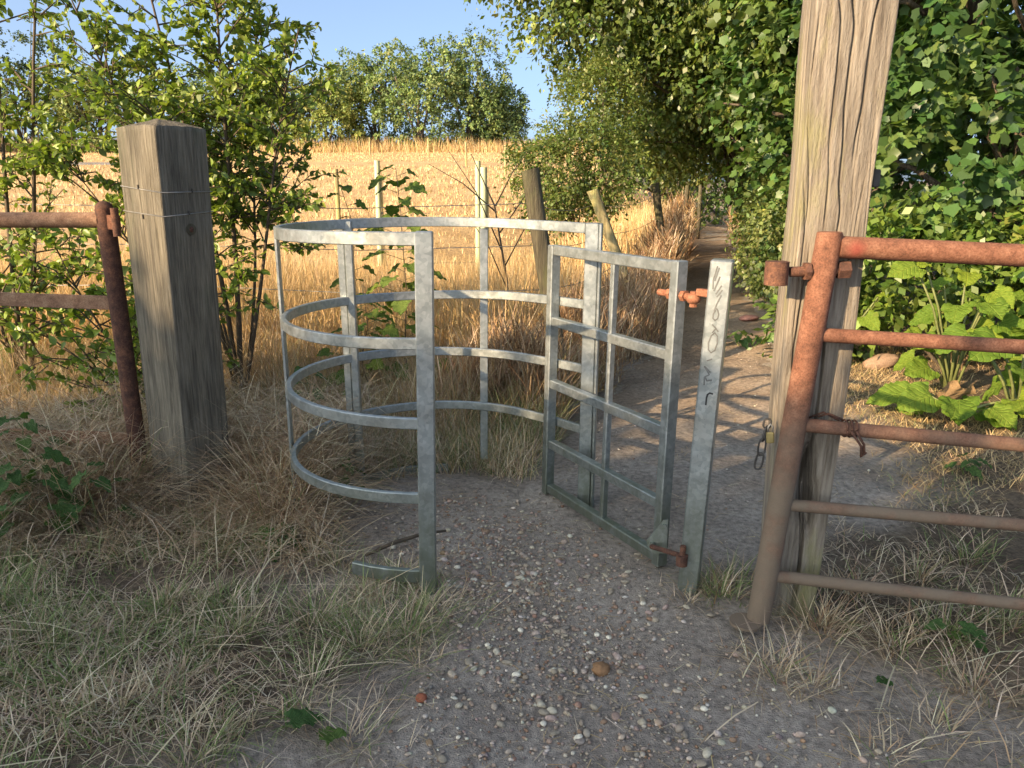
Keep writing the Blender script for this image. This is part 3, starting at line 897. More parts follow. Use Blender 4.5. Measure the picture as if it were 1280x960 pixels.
def blades(base, length, az, th0, th1, width, colr, prof=(1.0, .85, .55), S=3):
    n = len(base)
    P = [base]; p = base.copy()
    for k in range(S):
        th = th0 + (th1 - th0) * (k + .5) / S
        d = np.stack([np.sin(th) * np.cos(az), np.sin(th) * np.sin(az), np.cos(th)], -1)
        p = p + d * (length / S)[:, None]; P.append(p)
    tw = RNG.uniform(-.7, .7, n)
    side = np.stack([-np.sin(az + tw), np.cos(az + tw), np.zeros(n)], -1)
    K = 2 * S + 1
    V = np.zeros((n, K, 3))
    for k in range(S):
        w = (width * prof[k] * .5)[:, None]
        V[:, 2 * k] = P[k] - side * w; V[:, 2 * k + 1] = P[k] + side * w
    V[:, K - 1] = P[S]
    o = np.arange(n)[:, None] * K
    q = np.concatenate([o + np.array([[2 * k, 2 * k + 1, 2 * k + 3, 2 * k + 2]]) for k in range(S - 1)]) if S > 1 else np.zeros((0, 4), np.int32)
    t = o + np.array([[K - 3, K - 2, K - 1]])
    C = np.repeat(colr[:, None, :], K, 1)
    return V.reshape(-1, 3), q.astype(np.int32), t.astype(np.int32), C.reshape(-1, 3)


def merge(parts):
    V = []; Q = []; T = []; C = []; b = 0
    for v, q, t, c in parts:
        V.append(v); Q.append(q + b); T.append(t + b); C.append(c); b += len(v)
    return np.concatenate(V), [np.concatenate(Q), np.concatenate(T)], np.concatenate(C)


def pal(n, cols, w=None, jit=.18):
    cols = np.array(cols, float); k = RNG.choice(len(cols), n, p=None if w is None else np.array(w) / sum(w))
    return np.clip(cols[k] * RNG.uniform(1 - jit, 1 + jit, (n, 1)) * RNG.uniform(.94, 1.06, (n, 3)), 0.005, .9)


STRAW = [(.60, .45, .25), (.54, .39, .20), (.48, .33, .17), (.66, .52, .31)]
GOLD = [(.58, .405, .195), (.64, .47, .25), (.51, .345, .155), (.68, .52, .30)]
DRY = [(.58, .46, .32), (.47, .36, .245), (.66, .54, .39), (.36, .27, .18), (.72, .61, .45)]
BROWN = [(.29, .185, .115), (.39, .26, .16), (.46, .33, .20), (.22, .145, .095)]
GREEN = [(.19, .25, .085), (.24, .30, .11), (.15, .205, .07), (.29, .33, .15)]

# leaf templates: x along the leaf, y across, z up
OVAL_V = np.array([(0, 0, 0), (.35, .26, .05), (.35, -.26, .05), (.72, .20, .03), (.72, -.20, .03), (1, 0, -.06), (.4, 0, 0), (.72, 0, -.01)])
OVAL_F = [np.array([(6, 7, 3, 1), (6, 2, 4, 7)], np.int32), np.array([(0, 6, 1), (0, 2, 6), (7, 5, 3), (7, 4, 5)], np.int32)]
DIA_V = np.array([(0, 0, 0), (.5, .33, .04), (1, 0, -.04), (.5, -.33, .04)])
DIA_F = [np.array([(0, 3, 2, 1)], np.int32), np.zeros((0, 3), np.int32)]
_m = [(0, 0), (.05, .40), (.30, .39), (.56, .49), (.68, .27), (1.0, 0)]
MAP_V = np.array([(x, y, .05 * abs(y) - .06 * x * x) for x, y in _m] + [(x, -y, .05 * abs(y) - .06 * x * x) for x, y in _m[1:-1]] + [(.35, 0, -.03)])
MAP_F = [np.zeros((0, 4), np.int32), np.array([(10, 1, 0), (10, 2, 1), (10, 3, 2), (10, 4, 3), (10, 5, 4), (10, 0, 6), (10, 6, 7), (10, 7, 8), (10, 8, 9), (10, 9, 5)], np.int32)]


def leaves(pos, axis_, nrm, size, colr, tv, tf):
    a = unit(axis_); n = unit(nrm - a * (nrm * a).sum(-1, keepdims=True)); b = np.cross(n, a)
    k = len(tv); N = len(pos)
    zc = RNG.uniform(-.5, 3.2, (N, 1, 1)); wc = RNG.uniform(.8, 1.15, (N, 1, 1))
    V = pos[:, None] + size[:, None, None] * (a[:, None] * tv[None, :, 0:1] + b[:, None] * tv[None, :, 1:2] * wc + n[:, None] * tv[None, :, 2:3] * zc)
    o = np.arange(N)[:, None, None] * k
    q = (o + tf[0][None]).reshape(-1, 4).astype(np.int32); t = (o + tf[1][None]).reshape(-1, 3).astype(np.int32)
    return V.reshape(-1, 3), q, t, np.repeat(colr[:, None], k, 1).reshape(-1, 3)


def rdir(n):
    v = RNG.normal(size=(n, 3)); return unit(v)


def clump_leaves(cen, rad, nsh, nlf, size, cols, w=None, tmpl=(OVAL_V, OVAL_F), outward=None, droop=.35, jit=.2, up=.6, flat=.9, shell=.35):
    """cen (m,3) clump centres, rad (m,), nsh shoots per clump, nlf leaves on each: leaves sit along shoots that run outward and droop"""
    m = len(cen); K = m * nsh
    ci = np.repeat(np.arange(m), nsh)
    d = rdir(K)
    if outward is not None: d = unit(d + outward[ci] * 1.0)
    d[:, 2] += .15; d = unit(d)
    L = rad[ci] * RNG.uniform(.65, 1.15, K)
    st = cen[ci] + d * (L * shell)[:, None]
    t = np.tile(np.linspace(.05, 1, nlf), (K, 1)) + RNG.uniform(-.06, .06, (K, nlf))
    Lr = (L * (1 - shell))[:, None, None]
    p = st[:, None] + d[:, None] * (t[..., None] * Lr)
    p[..., 2] -= droop * (t ** 2) * L[:, None] * .6
    tang = d[:, None] * np.ones((1, nlf, 1)); tang = tang.copy(); tang[..., 2] -= droop * t * 1.2
    rnd = rdir(K * nlf).reshape(K, nlf, 3)
    ax = unit(tang * .55 + rnd * .75 + np.array([0, 0, -.25]))
    nr = unit(d[:, None] * .7 + np.array([0, 0, up]) + rdir(K * nlf).reshape(K, nlf, 3) * flat * .6)
    p = p + rnd * .02
    n = K * nlf
    ccol = pal(m, cols, w, .10)[ci]                  # colour drifts from clump to clump
    C = np.repeat(ccol[:, None], nlf, 1).reshape(-1, 3) * RNG.uniform(1 - jit * 1.4, 1 + jit * 1.4, (n, 1)) * RNG.uniform(.9, 1.1, (n, 3))
    yl = RNG.random(n) < .025; C[yl] = C[yl] * np.array([1.4, 1.25, .8])
    s = size * RNG.uniform(.45, 1.3, n)
    return leaves(p.reshape(-1, 3), ax.reshape(-1, 3), nr.reshape(-1, 3), s, np.clip(C, .004, .9), *tmpl)


def blob(n, c, r, shell=(.55, 1.0), lump=.25, seed=0, zmin=None):
    """clump centres through an uneven ellipsoid, most near its skin"""
    d = rdir(n); k = RNG.uniform(shell[0] ** 2, shell[1] ** 2, n) ** .5
    az = np.arctan2(d[:, 1], d[:, 0]); k = k * (1 + lump * (fbm(az * 1.6 + 7, d[:, 2] * 2.5 + 9, seed, 3) - .5) * 2)
    p = np.array(c) + d * k[:, None] * np.array(r)
    o = unit(d / np.array(r))
    if zmin is not None:
        keep = p[:, 2] > zmin; p = p[keep]; o = o[keep]
    return p, o


def wood(name, root, stems, mat=None):
    mb = MB()
    for pts, r0, r1 in stems:
        n = len(pts); mb.tube(pts, [r0 + (r1 - r0) * i / (n - 1) for i in range(n)], 7)
    return mb.build(name, mat or MATS['bark'], root, True)


def wander(p, q, n, amp):
    p = Vector(p); q = Vector(q); out = []
    for i in range(n + 1):
        t = i / n; w = math.sin(math.pi * t)
        out.append(p.lerp(q, t) + Vector((random.uniform(-1, 1), random.uniform(-1, 1), random.uniform(-.5, .5))) * amp * w)
    return out


def tree(name, label, cat, base, blobs, nclump, rad, nsh, nlf, size, cols, w=None, tmpl=(DIA_V, DIA_F), trunk_r=.12, group=None, mat='leaf', droop=.3, seed=0, nbr=8, zmin=None, jit=.2, shell=(.55, 1.0)):
    root = empty(name, base, label, cat, group)
    P = []; O = []; vol = np.array([b[1][0] * b[1][1] * b[1][2] for b in blobs]) ** .67; vol /= vol.sum()
    for i, (c, r) in enumerate(blobs):
        p, o = blob(max(4, int(nclump * vol[i])), c, r, shell, .3, seed + i * 3, zmin); P.append(p); O.append(o)
    P = np.concatenate(P); O = np.concatenate(O)
    rads = rad * RNG.uniform(.6, 1.35, len(P))
    parts = [clump_leaves(P, rads, nsh, nlf, size, cols, w, tmpl, O, droop, jit)]
    V, F, C = merge(parts)
    mesh_np('crown', V, F, MATS[mat], root, False, C)
    b = Vector(base); stems = []
    for i, (c, r) in enumerate(blobs):
        top = Vector(c) + Vector((0, 0, r[2] * .3)); stems.append((wander(b + Vector((.05 * i, 0, -.1)), top, 7, .12), trunk_r * (1 if i == 0 else .55), trunk_r * .25))
    idx = RNG.choice(len(P), min(len(P), nbr * len(blobs)), replace=False)
    for k in idx:
        q = Vector(P[k]); j = min(range(len(blobs)), key=lambda i: (Vector(blobs[i][0]) - q).length)
        m = Vector(blobs[j][0]).lerp(b, .35); stems.append((wander(m, q + Vector(O[k]) * rad * .5, 5, .10), trunk_r * .28, trunk_r * .07))
    wood('trunk', root, stems)
    return root


# -------- trees and bushes of the right-hand hedge line
SYC = [(.066, .125, .033), (.085, .15, .039), (.052, .104, .028), (.125, .19, .048)]
HAW = [(.10, .145, .036), (.135, .18, .044), (.075, .115, .03), (.19, .22, .06)]
ELD = [(.12, .16, .05), (.15, .19, .06), (.09, .13, .042), (.19, .22, .07)]
tree('sycamore_tree', 'dense sycamore with broad lobed leaves behind the rusty gate and oak post', 'tree', (4.9, 7.2, 0),
     [((4.6, 7.0, 3.3), (1.9, 1.1, 1.9)), ((4.2, 6.7, 1.7), (1.5, .8, 1.0)), ((6.3, 6.3, 3.0), (1.5, 1.3, 2.2)), ((6.0, 6.1, 1.3), (1.4, .9, 1.0)), ((3.5, 7.4, 4.4), (1.2, 1.2, 1.3))],
     690, .36, 9, 4, .102, SYC, [4, 3, 3, 1], (MAP_V, MAP_F), .16, seed=3, droop=.45, nbr=10)
tree('sycamore_tree', 'sycamore with drooping leafy boughs where the path enters the hedge', 'tree', (4.4, 10.2, 0),
     [((4.0, 9.6, 3.3), (1.5, 1.4, 1.7)), ((3.9, 9.3, 1.7), (1.0, 1.0, 1.1)), ((4.2, 9.6, 5.2), (1.8, 1.6, 1.4))],
     500, .36, 9, 4, .098, SYC, [3, 3, 3, 2], (MAP_V, MAP_F), .15, seed=13, droop=.45, nbr=8)
tree('hawthorn_tree', 'tall hawthorn arching its yellowish crown over the shaded path', 'tree', (5.6, 13.6, 0),
     [((2.4, 12.0, 4.9), (2.3, 1.9, 1.8)), ((3.9, 12.3, 3.9), (1.6, 1.7, 1.9)), ((2.3, 12.4, 3.1), (1.1, 1.2, 1.0)), ((.45, 12.0, 5.25), (1.5, 1.3, 1.0)), ((4.5, 13.5, 2.4), (.9, 1.3, 1.4)), ((1.3, 12.0, 3.95), (1.1, 1.0, .85)), ((3.2, 11.0, 4.6), (1.5, 1.3, 1.4)), ((3.6, 15, 4.8), (2.2, 1.4, 1.8)), ((3.0, 13.6, 3.6), (1.2, 1.0, .9)), ((4.0, 16, 2.9), (1.3, 1.2, .9)), ((2.7, 13.2, 2.5), (.8, .9, .7))],
     2900, .40, 9, 6, .092, HAW, [3, 2, 3, 1], (DIA_V, DIA_F), .08, seed=23, droop=.5, nbr=6, shell=(.3, 1.0))
tree('hawthorn_bush', 'rounded yellow green hawthorn bush at the leaning fence posts', 'bush', (1.35, 10.3, 0),
     [((.85, 10.0, 1.72), (.72, .7, .52)), ((1.2, 10.9, 2.55), (.55, .7, .55)), ((.5, 9.8, 1.55), (.5, .5, .5))],
     460, .27, 8, 6, .048, HAW, [2, 3, 2, 2], (DIA_V, DIA_F), .03, seed=33, droop=.4, nbr=8)
tree('elder_bush', 'low grey green bush crowding the right edge of the path', 'bush', (3.55, 9.2, 0),
     [((3.35, 8.8, .75), (.6, .9, .75)), ((3.5, 8.2, .45), (.5, .7, .5)), ((3.55, 10.2, .9), (.55, .9, .9))],
     460, .24, 7, 5, .065, ELD, [3, 2, 2, 1], (DIA_V, DIA_F), .05, seed=43, droop=.5, zmin=.05)
tree('elder_bush', 'pale bush leaning over the narrow path in the hedge tunnel', 'bush', (4.9, 14.0, 0),
     [((4.85, 13.4, 1.0), (.6, 1.2, 1.0)), ((5.5, 16, 1.2), (.7, 1.5, 1.2))], 300, .33, 7, 5, .085, ELD, [3, 3, 2, 1], (DIA_V, DIA_F), .05, seed=53, zmin=.05)
tree('field_maple', 'dark field maple closing the far end of the hedge tunnel', 'tree', (8.6, 21.5, .2),
     [((7.6, 20.5, 3.6), (2.2, 3.0, 2.6)), ((7.0, 19.5, 1.6), (1.1, 2.4, 1.4)), ((6.0, 18, 5.2), (2.6, 2.6, 1.8)), ((4.0, 17, 5.6), (2.6, 2.0, 2.4)), ((5.6, 16.5, 3.2), (1.2, 1.6, 1.3))],
     1100, .6, 8, 6, .13, SYC, [3, 2, 3, 1], (DIA_V, DIA_F), .2, seed=63)
tree('field_maple', 'leafy maple beyond the far fence posts on the left of the path', 'tree', (6.3, 31, .2),
     [((4.6, 25, 3.6), (1.9, 2.4, 2.2)), ((4.3, 23.6, 1.7), (1.4, 1.2, 1.5)), ((6.7, 25.5, 1.6), (1.8, 1.3, 1.9)), ((6.6, 31, 4.2), (3.4, 2.4, 3.4)), ((9.5, 33, 3.0), (3.4, 2.4, 3.2))], 620, .65, 8, 6, .15, HAW, [3, 1, 4, 1], (DIA_V, DIA_F), .18, seed=73)
tree('field_maple', 'tall maple rising behind the sycamores on the right', 'tree', (7.2, 11, .2),
     [((7.0, 10.5, 4.6), (2.4, 2.2, 2.8)), ((6.0, 13, 5.8), (2.4, 2.2, 2.0)), ((7.4, 10, 1.8), (2.4, 1.8, 1.8)), ((5.8, 14.5, 3.0), (1.5, 2.0, 2.4))], 560, .6, 8, 6, .16, SYC, [3, 2, 3, 1], (DIA_V, DIA_F), .2, seed=83)

# bramble and nettle growth under the hedge
tree('bramble_bush', 'bright green bramble thicket below the sycamore behind the gate', 'bush', (3.6, 6.3, 0),
     [((3.35, 6.25, .85), (.75, .4, .40)), ((4.5, 5.9, .85), (.9, .45, .5)), ((2.75, 6.7, .45), (.4, .4, .35))], 300, .22, 7, 4, .085,
     [(.12, .19, .035), (.16, .23, .045), (.09, .15, .03)], None, (DIA_V, DIA_F), .02, seed=93, zmin=.05, droop=.5)

# -------- far trees over the field
FAR = [(.15, .21, .08), (.185, .25, .09), (.12, .17, .065), (.23, .29, .11)]
far_spec = [(-15.2, 66, 6.4, 3.4, 'yellowish round tree at the left end of the far group across the field', [(.25, .29, .085), (.22, .26, .08)]),
            (-11.5, 68, 8.3, 3.6, 'grey green willow beside the yellowish tree across the field', FAR),
            (-7.6, 66, 8.5, 3.9, 'broad grey green willow in the middle of the far tree group', FAR),
            (-3.6, 67, 9.0, 3.4, 'tall airy tree at the right end of the far group across the field', FAR),
            (-1.2, 68, 5.0, 2.2, 'small thin tree beside the tall airy tree across the field', FAR),
            (-39, 64, 9.0, 5.5, 'dark broad tree at the far left beyond the gravel track', [(.09, .125, .055), (.115, .15, .065)]),
            (-45, 60, 8.5, 5.0, 'darkest large tree beyond the gravel track at the field end', [(.08, .11, .05), (.09, .125, .055)]),
            (-32, 63, 6.6, 4.0, 'pale sunlit bushy tree beside the dark broad tree beyond the track', [(.19, .225, .08), (.165, .2, .07)]),
            (-26, 66, 6.5, 4.2, 'pale willow standing behind the leafy shrub across the field', FAR),
            (-20.5, 67, 6.0, 3.8, 'mid green tree filling the gap between far pale willow and yellowish tree', FAR)]
for i, (x, y, h, r, lab, cl) in enumerate(far_spec):
    zb = float(hgt(x, y))
    bl = [((x, y, zb + h * .38), (r * .95, r * .8, h * .42)), ((x + r * .35, y, zb + h * .68), (r * .6, r * .6, h * .34)), ((x - r * .45, y - .5, zb + h * .6), (r * .55, r * .6, h * .32))]
    tree('far_tree', lab, 'tree', (x, y, zb), bl, 270, .85, 8, 6, .25, cl, None, (DIA_V, DIA_F), .22, 'trees beyond the straw field', 'leaf_far', seed=100 + i * 9, jit=.25, nbr=5)

# -------- leafy shrub behind the left gatepost
def shrub(name, label, base, stems, ntw, tw_len, nlf, size, cols, seed, wts=None, tlow=.1):
    rs = random.Random(seed)
    root = empty(name, base, label, 'shrub')
    b = Vector(base); st = []; tips = []
    for dx, dy, hh, r0 in stems:
        top = b + Vector((dx, dy, hh)); pts = []
        side = Vector((rs.uniform(-.15, .15), rs.uniform(-.15, .15), 0))
        for i in range(9):
            t = i / 8; pts.append(b + Vector((dx * t ** 1.3, dy * t ** 1.2, hh * t - (.06 if i == 0 else 0))) + side * math.sin(t * 5) * .4)
        st.append((pts, r0, r0 * .22))
        for k in range(int(ntw * hh)):
            t = rs.uniform(tlow, 1.0) ** .8; i = min(7, int(t * 8)); p = pts[i].lerp(pts[i + 1], t * 8 - i)
            az = rs.uniform(0, 2 * math.pi); el = rs.uniform(-.1, .95)
            d = Vector((math.cos(az) * math.cos(el), math.sin(az) * math.cos(el), math.sin(el)))
            L = tw_len * rs.uniform(.5, 1.3) * (1.15 - .5 * t)
            q1 = p + d * L * .5 + Vector((0, 0, .03)); q2 = p + d * L + Vector((0, 0, .05 - .10 * rs.random()))
            st.append(([p, q1, q2], .0055, .0022)); tips.append((p, q1, q2))
            for _ in range(2):
                tt = rs.uniform(.3, .9); s0 = p.lerp(q2, tt); d2 = (d + Vector((rs.uniform(-1, 1), rs.uniform(-1, 1), rs.uniform(-.5, .8)))).normalized()
                s2 = s0 + d2 * L * .5; st.append(([s0, s0.lerp(s2, .5) + Vector((0, 0, .01)), s2], .0035, .0016)); tips.append((s0, s0.lerp(s2, .5), s2))
    mb = MB()
    for pts, r0, r1 in st:
        n = len(pts); mb.tube(pts, [r0 + (r1 - r0) * i / (n - 1) for i in range(n)], 5, False)
    mb.build('trunk', MATS['twig'], root, True)
    T = np.array([[tuple(a_), tuple(b_), tuple(c_)] for a_, b_, c_ in tips]); n = len(T)
    t = RNG.uniform(.12, 1.03, (n, nlf, 1))
    p = T[:, None, 0] * (1 - t) ** 2 + 2 * t * (1 - t) * T[:, None, 1] + t * t * T[:, None, 2]
    d = unit(T[:, 2] - T[:, 0])[:, None]
    rn = rdir(n * nlf).reshape(n, nlf, 3)
    ax = unit(d * .6 + rn * .9 + np.array([0, 0, -.1])); nr = unit(rdir(n * nlf).reshape(n, nlf, 3) * .8 + np.array([-.15, -.15, .75]))
    C = pal(n * nlf, cols, wts, .25)
    V, F, C = merge([leaves(p.reshape(-1, 3), ax.reshape(-1, 3), nr.reshape(-1, 3), size * RNG.uniform(.55, 1.25, n * nlf), C, OVAL_V, OVAL_F)])
    mesh_np('crown', V, F, MATS['leaf'], root, False, C)
    return root


DAM = [(.16, .23, .038), (.21, .285, .048), (.12, .18, .034), (.26, .33, .065)]
shrub('damson_shrub', 'tall leafy shrub growing behind the square timber gatepost', (-1.75, 4.75, 0),
      [(.12, .0, 2.75, .022), (-.35, .1, 2.9, .02), (.60, -.1, 2.35, .017), (-.75, .05, 2.6, .018), (.28, .3, 2.5, .014), (-.2, -.3, 1.9, .012), (-.95, .0, 1.7, .012)],
      19, .42, 14, .052, DAM, 5, tlow=.36)
shrub('damson_shrub', 'thin leafy shrub rising over the long pipe of the left gate', (-3.2, 4.9, 0),
      [(.2, .0, 2.9, .02), (-.35, .0, 2.7, .018), (.62, -.1, 2.95, .02), (-.6, .2, 2.2, .014), (.35, -.2, 1.3, .01)], 9, .42, 11, .055, DAM, 9)
shrub('damson_shrub', 'low bright green bush behind the left gate pipes', (-2.15, 4.25, 0),
      [(.3, -.1, 1.15, .012), (-.3, .0, 1.2, .012), (.6, .1, 1.0, .01), (-.65, .0, .95, .01), (.05, -.2, .9, .01)], 18, .36, 10, .055, [(.18, .26, .04), (.23, .31, .05), (.14, .21, .035)], 15)

# -------- the hedge behind the viewpoint whose shade lies over the gate
hr = empty('hawthorn_hedge', (-7, -4.2, 0), 'long tall hawthorn hedge behind the viewpoint shading the gateway', 'hedge')
n = 1900
_k = math.tan(SUN_EL) / math.cos(SUN_AZ - math.pi)
_pts = sorted([(gx - (gy + 4.2) * math.tan(SUN_AZ - math.pi), gz + (gy + 4.2) * _k) for gx, gy, gz in
               ((-.3, 2.4, 1.1), (1.0, 2.5, .82), (.7, 2.65, .82), (2.3, 4.3, .0), (1.0, 6.0, 0), (-1.5, 3.35, .98), (-3.0, 4.3, .15), (-6, 4.3, .15), (3.2, 3.2, .2))])
hx = RNG.uniform(-19, -3.6, n); hz = RNG.uniform(.08, 1, n) ** .6
htop = np.interp(hx, [q[0] for q in _pts], [q[1] for q in _pts]) - .18 + .26 * (fbm(hx * 3.2, hx * 0 + 3, 8) - .5) * 2
P = np.stack([hx, -4.2 + RNG.uniform(-.55, .55, n) * (1.25 - .6 * hz), hz * htop], -1)
V, F, C = merge([clump_leaves(P, .42 * RNG.uniform(.7, 1.2, n), 8, 4, .17, HAW, None, (DIA_V, DIA_F))])
mesh_np('foliage', V, F, MATS['leaf'], hr, False, C)
wood('stems', hr, [(wander((x, -4.2, -.1), (x + random.uniform(-.4, .4), -4.2, 3.8), 6, .15), .06, .015) for x in np.arange(-18.5, -3.6, .9)])

# ------------------------------------------------------------------ grasses (nobody could count them)
def scatter(n, x0, x1, y0, y1, keep):
    x = RNG.uniform(x0, x1, n); y = RNG.uniform(y0, y1, n); k = keep(x, y) > RNG.uniform(0, 1, n)
    x = x[k]; y = y[k]; return np.stack([x, y, hgt(x, y) - .008], -1)


def put_stuff(name, parts, label, cat):
    V, F, C = merge(parts); o = mesh_np(name, V, F, MATS['grass'], None, False, C)
    return tag(o, label, cat, kind='stuff')


U = RNG.uniform


def left_mask(x, y):
    return sstep(.03, -.10, path_m(x, y)) * (x < .3) * (fbm(x * 2.6, y * 2.6, 61) > .41) * sstep(1.35, 1.9, y - .45 * np.maximum(0, x + .9) + (fbm(x * 1.7, y * 1.7, 64) - .5) * 1.2 + .5)


# short mixed turf on the left foreground: matted clumps, dry and green
def clumps(n, x0, x1, y0, y1, keep, per, rad, hlo, hhi, pg, dry, wid):
    c = scatter(n, x0, x1, y0, y1, keep); k = len(c); i = np.repeat(np.arange(k), per); m = len(i)
    r = rad * (.5 + RNG.random(k))
    p = c[i, :2] + RNG.normal(0, 1, (m, 2)) * r[i, None]
    q = path_m(p[:, 0], p[:, 1]) < .16; i = i[q]; p = p[q]; m = len(i)
    base = np.stack([p[:, 0], p[:, 1], hgt(p[:, 0], p[:, 1]) - .008], -1)
    g = (RNG.random(k) < pg(c[:, 0], c[:, 1]))[i]; g = np.where(RNG.random(m) < .2, ~g, g)
    col_ = np.where(g[:, None], pal(m, GREEN), pal(m, dry))
    az = (RNG.random(k) * 6.3)[i] + RNG.normal(0, 1.1, m)
    hs = (.55 + .9 * RNG.random(k))[i]
    t0 = U(.1, 1.3, m)
    return blades(base, U(hlo, hhi, m) * hs, az, t0, t0 + U(.3, 1.5, m), U(wid[0], wid[1], m), col_)


def pgreen(x, y): return np.clip((fbm(x * 2.0, y * 2.0, 71) - .36) * 2.6, .10, .8)


def turf_d(x, y):
    low = sstep(1.85, 2.45, y + (fbm(x * 1.3, y * 1.3, 65) - .5) * .9 + .15 * (-1.0 - x))
    return sstep(.06, -.12, path_m(x, y)) * (x < .3) * (.10 + .90 * low) * np.where(fbm(x * 2.6, y * 2.6, 61) > .455, 1.0, .12)


short = clumps(1500, -2.8, .1, 1.25, 3.5, turf_d, 46, .042, .04, .115, pgreen, DRY, (.003, .0062))
b1 = scatter(16000, -2.8, .1, 1.25, 3.5, turf_d); n = len(b1); b1[:, 2] += U(.0, .035, n)
litter = blades(b1, U(.05, .22, n), U(0, 6.3, n), U(1.2, 1.6, n), U(1.4, 1.9, n), U(.0018, .004, n), pal(n, DRY))


def tufts(cs, per, spread, hlo, hhi, colsets, wid=(.003, .0055), bend=(.3, 1.9)):
    out = []
    for (x, y, k, mix) in cs:
        m = int(per * k); r = np.abs(RNG.normal(0, spread * k ** .5, m)); a = U(0, 6.3, m)
        px = x + r * np.cos(a); py = y + r * np.sin(a); p = np.stack([px, py, hgt(px, py) - .008], -1)
        g = U(0, 1, m) < mix
        c = np.where(g[:, None], pal(m, GREEN), pal(m, colsets))
        aa = a + RNG.normal(0, 1.2, m)
        out.append(blades(p, U(hlo, hhi, m) * (.6 + .5 * k), aa, U(.1, .9, m) + r * 2, bend[0] + U(.2, 1, m) * bend[1], U(wid[0], wid[1], m), c))
    return out


lt = tufts([(-.36, 2.36, 1.5, .45), (-.52, 2.30, 1.4, .6), (-.70, 2.42, 1.3, .55), (-.95, 2.35, 1.1, .4), (-.30, 2.52, .9, .3), (-.62, 2.10, .8, .4), (-1.25, 2.5, 1.0, .35), (-1.55, 2.25, 1, .5),
            (-1.85, 2.5, 1.3, .8), (-2.05, 2.75, 1.3, .7), (-.85, 1.75, .9, .5), (-1.15, 1.95, .9, .3), (-.45, 1.82, .6, .2), (-.72, 2.85, .8, .3), (-1.3, 1.6, 1, .6), (-1.2, 2.95, .8, .6)],
           210, .12, .08, .19, DRY, (.0022, .0045))
put_stuff('turf_grass', [short, litter] + lt, 'short dry and green grass across the left foreground', 'grass')

# tangled dead thatch round the left post and cage
def thatch(n, x0, x1, y0, y1, hfun, dens, cols, llo=.12, lhi=.42, wid=(.0022, .0045)):
    p = scatter(n, x0, x1, y0, y1, dens); m = len(p); h = hfun(p[:, 0], p[:, 1])
    p[:, 2] += U(0, 1, m) ** 1.3 * h
    return blades(p, U(llo, lhi, m), U(0, 6.3, m), U(.5, 1.75, m), U(1.2, 2.4, m), U(wid[0], wid[1], m), pal(m, cols), (1, .9, .6))


def in_cage(x, y): return np.hypot(x + .28, y - 3.25) < .60


def bare_front(x, y): return 1 - .92 * (((x + 1.45) / .46) ** 2 + ((y - 2.95) / .48) ** 2 < 1)


th = [thatch(22000, -3.2, -.75, 2.75, 4.1, lambda x, y: (.08 + .30 * sstep(2.8, 3.3, y) * (.5 + fbm(x * 2, y * 2, 31))) * bare_front(x, y), lambda x, y: np.where(in_cage(x, y), 0, .35 + .9 * sstep(2.7, 3.1, y)) * (.25 + .75 * bare_front(x, y)) * sstep(-.3, -.85, x) * sstep(.05, -.1, path_m(x, y)), DRY + BROWN[1:3], .12, .42, (.0025, .0052)),
      thatch(9000, -3.2, -.9, 3.0, 4.0, lambda x, y: .15 + 0 * x, lambda x, y: np.where(in_cage(x, y), 0, .8) * bare_front(x, y), BROWN, .2, .55)]
for (x, y) in ((-1.85, 3.4), (-1.8, 3.55), (-1.15, 3.45), (-1.08, 3.25), (-1.95, 3.2), (-1.05, 3.6), (-2.25, 3.3), (-1.2, 3.65)):
    th += tufts([(x, y, 1.4, .05)], 300, .11, .3, .6, DRY + BROWN[1:3], (.0025, .005), (.5, 1.7))
put_stuff('dead_thatch', th, 'tangle of dead brown grass heaped around the square timber post', 'dry grass')

# rough grass behind and around the cage, up to the fence
def rough_keep(x, y): return np.where(in_cage(x, y), 0, 1) * sstep(.02, -.14, path_m(x, y))


p = scatter(40000, -4.2, 1.0, 3.75, 5.7, lambda x, y: rough_keep(x, y) * (x < fence_x(y) + .55 - .1 * (y - 4)))
m = len(p); gr = fbm(p[:, 0] * 1.6, p[:, 1] * 1.6, 81); isg = U(0, 1, m) < np.clip((gr - .42) * 2.2, .05, .6)
hh = (.18 + .40 * sstep(3.8, 5.2, p[:, 1])) * (.5 + .9 * fbm(p[:, 0] * 1.8, p[:, 1] * 1.8, 83))
rg1 = blades(p, hh * U(.6, 1.5, m), U(0, 6.3, m), U(0, .6, m), U(.5, 1.9, m), U(.003, .0055, m), np.where(isg[:, None], pal(m, GREEN), pal(m, STRAW + DRY)), (1, .75), 2)
p = scatter(9000, -1.1, .55, 3.75, 4.9, lambda x, y: rough_keep(x, y))
m = len(p)
rg2 = blades(p, U(.10, .3, m), U(0, 6.3, m), U(0, .9, m), U(.8, 2.2, m), U(.003, .005, m), np.where((U(0, 1, m) < .35)[:, None], pal(m, GREEN), pal(m, DRY)))
put_stuff('rough_grass', [rg1, rg2], 'rough straw and green grass behind the steel enclosure', 'grass')

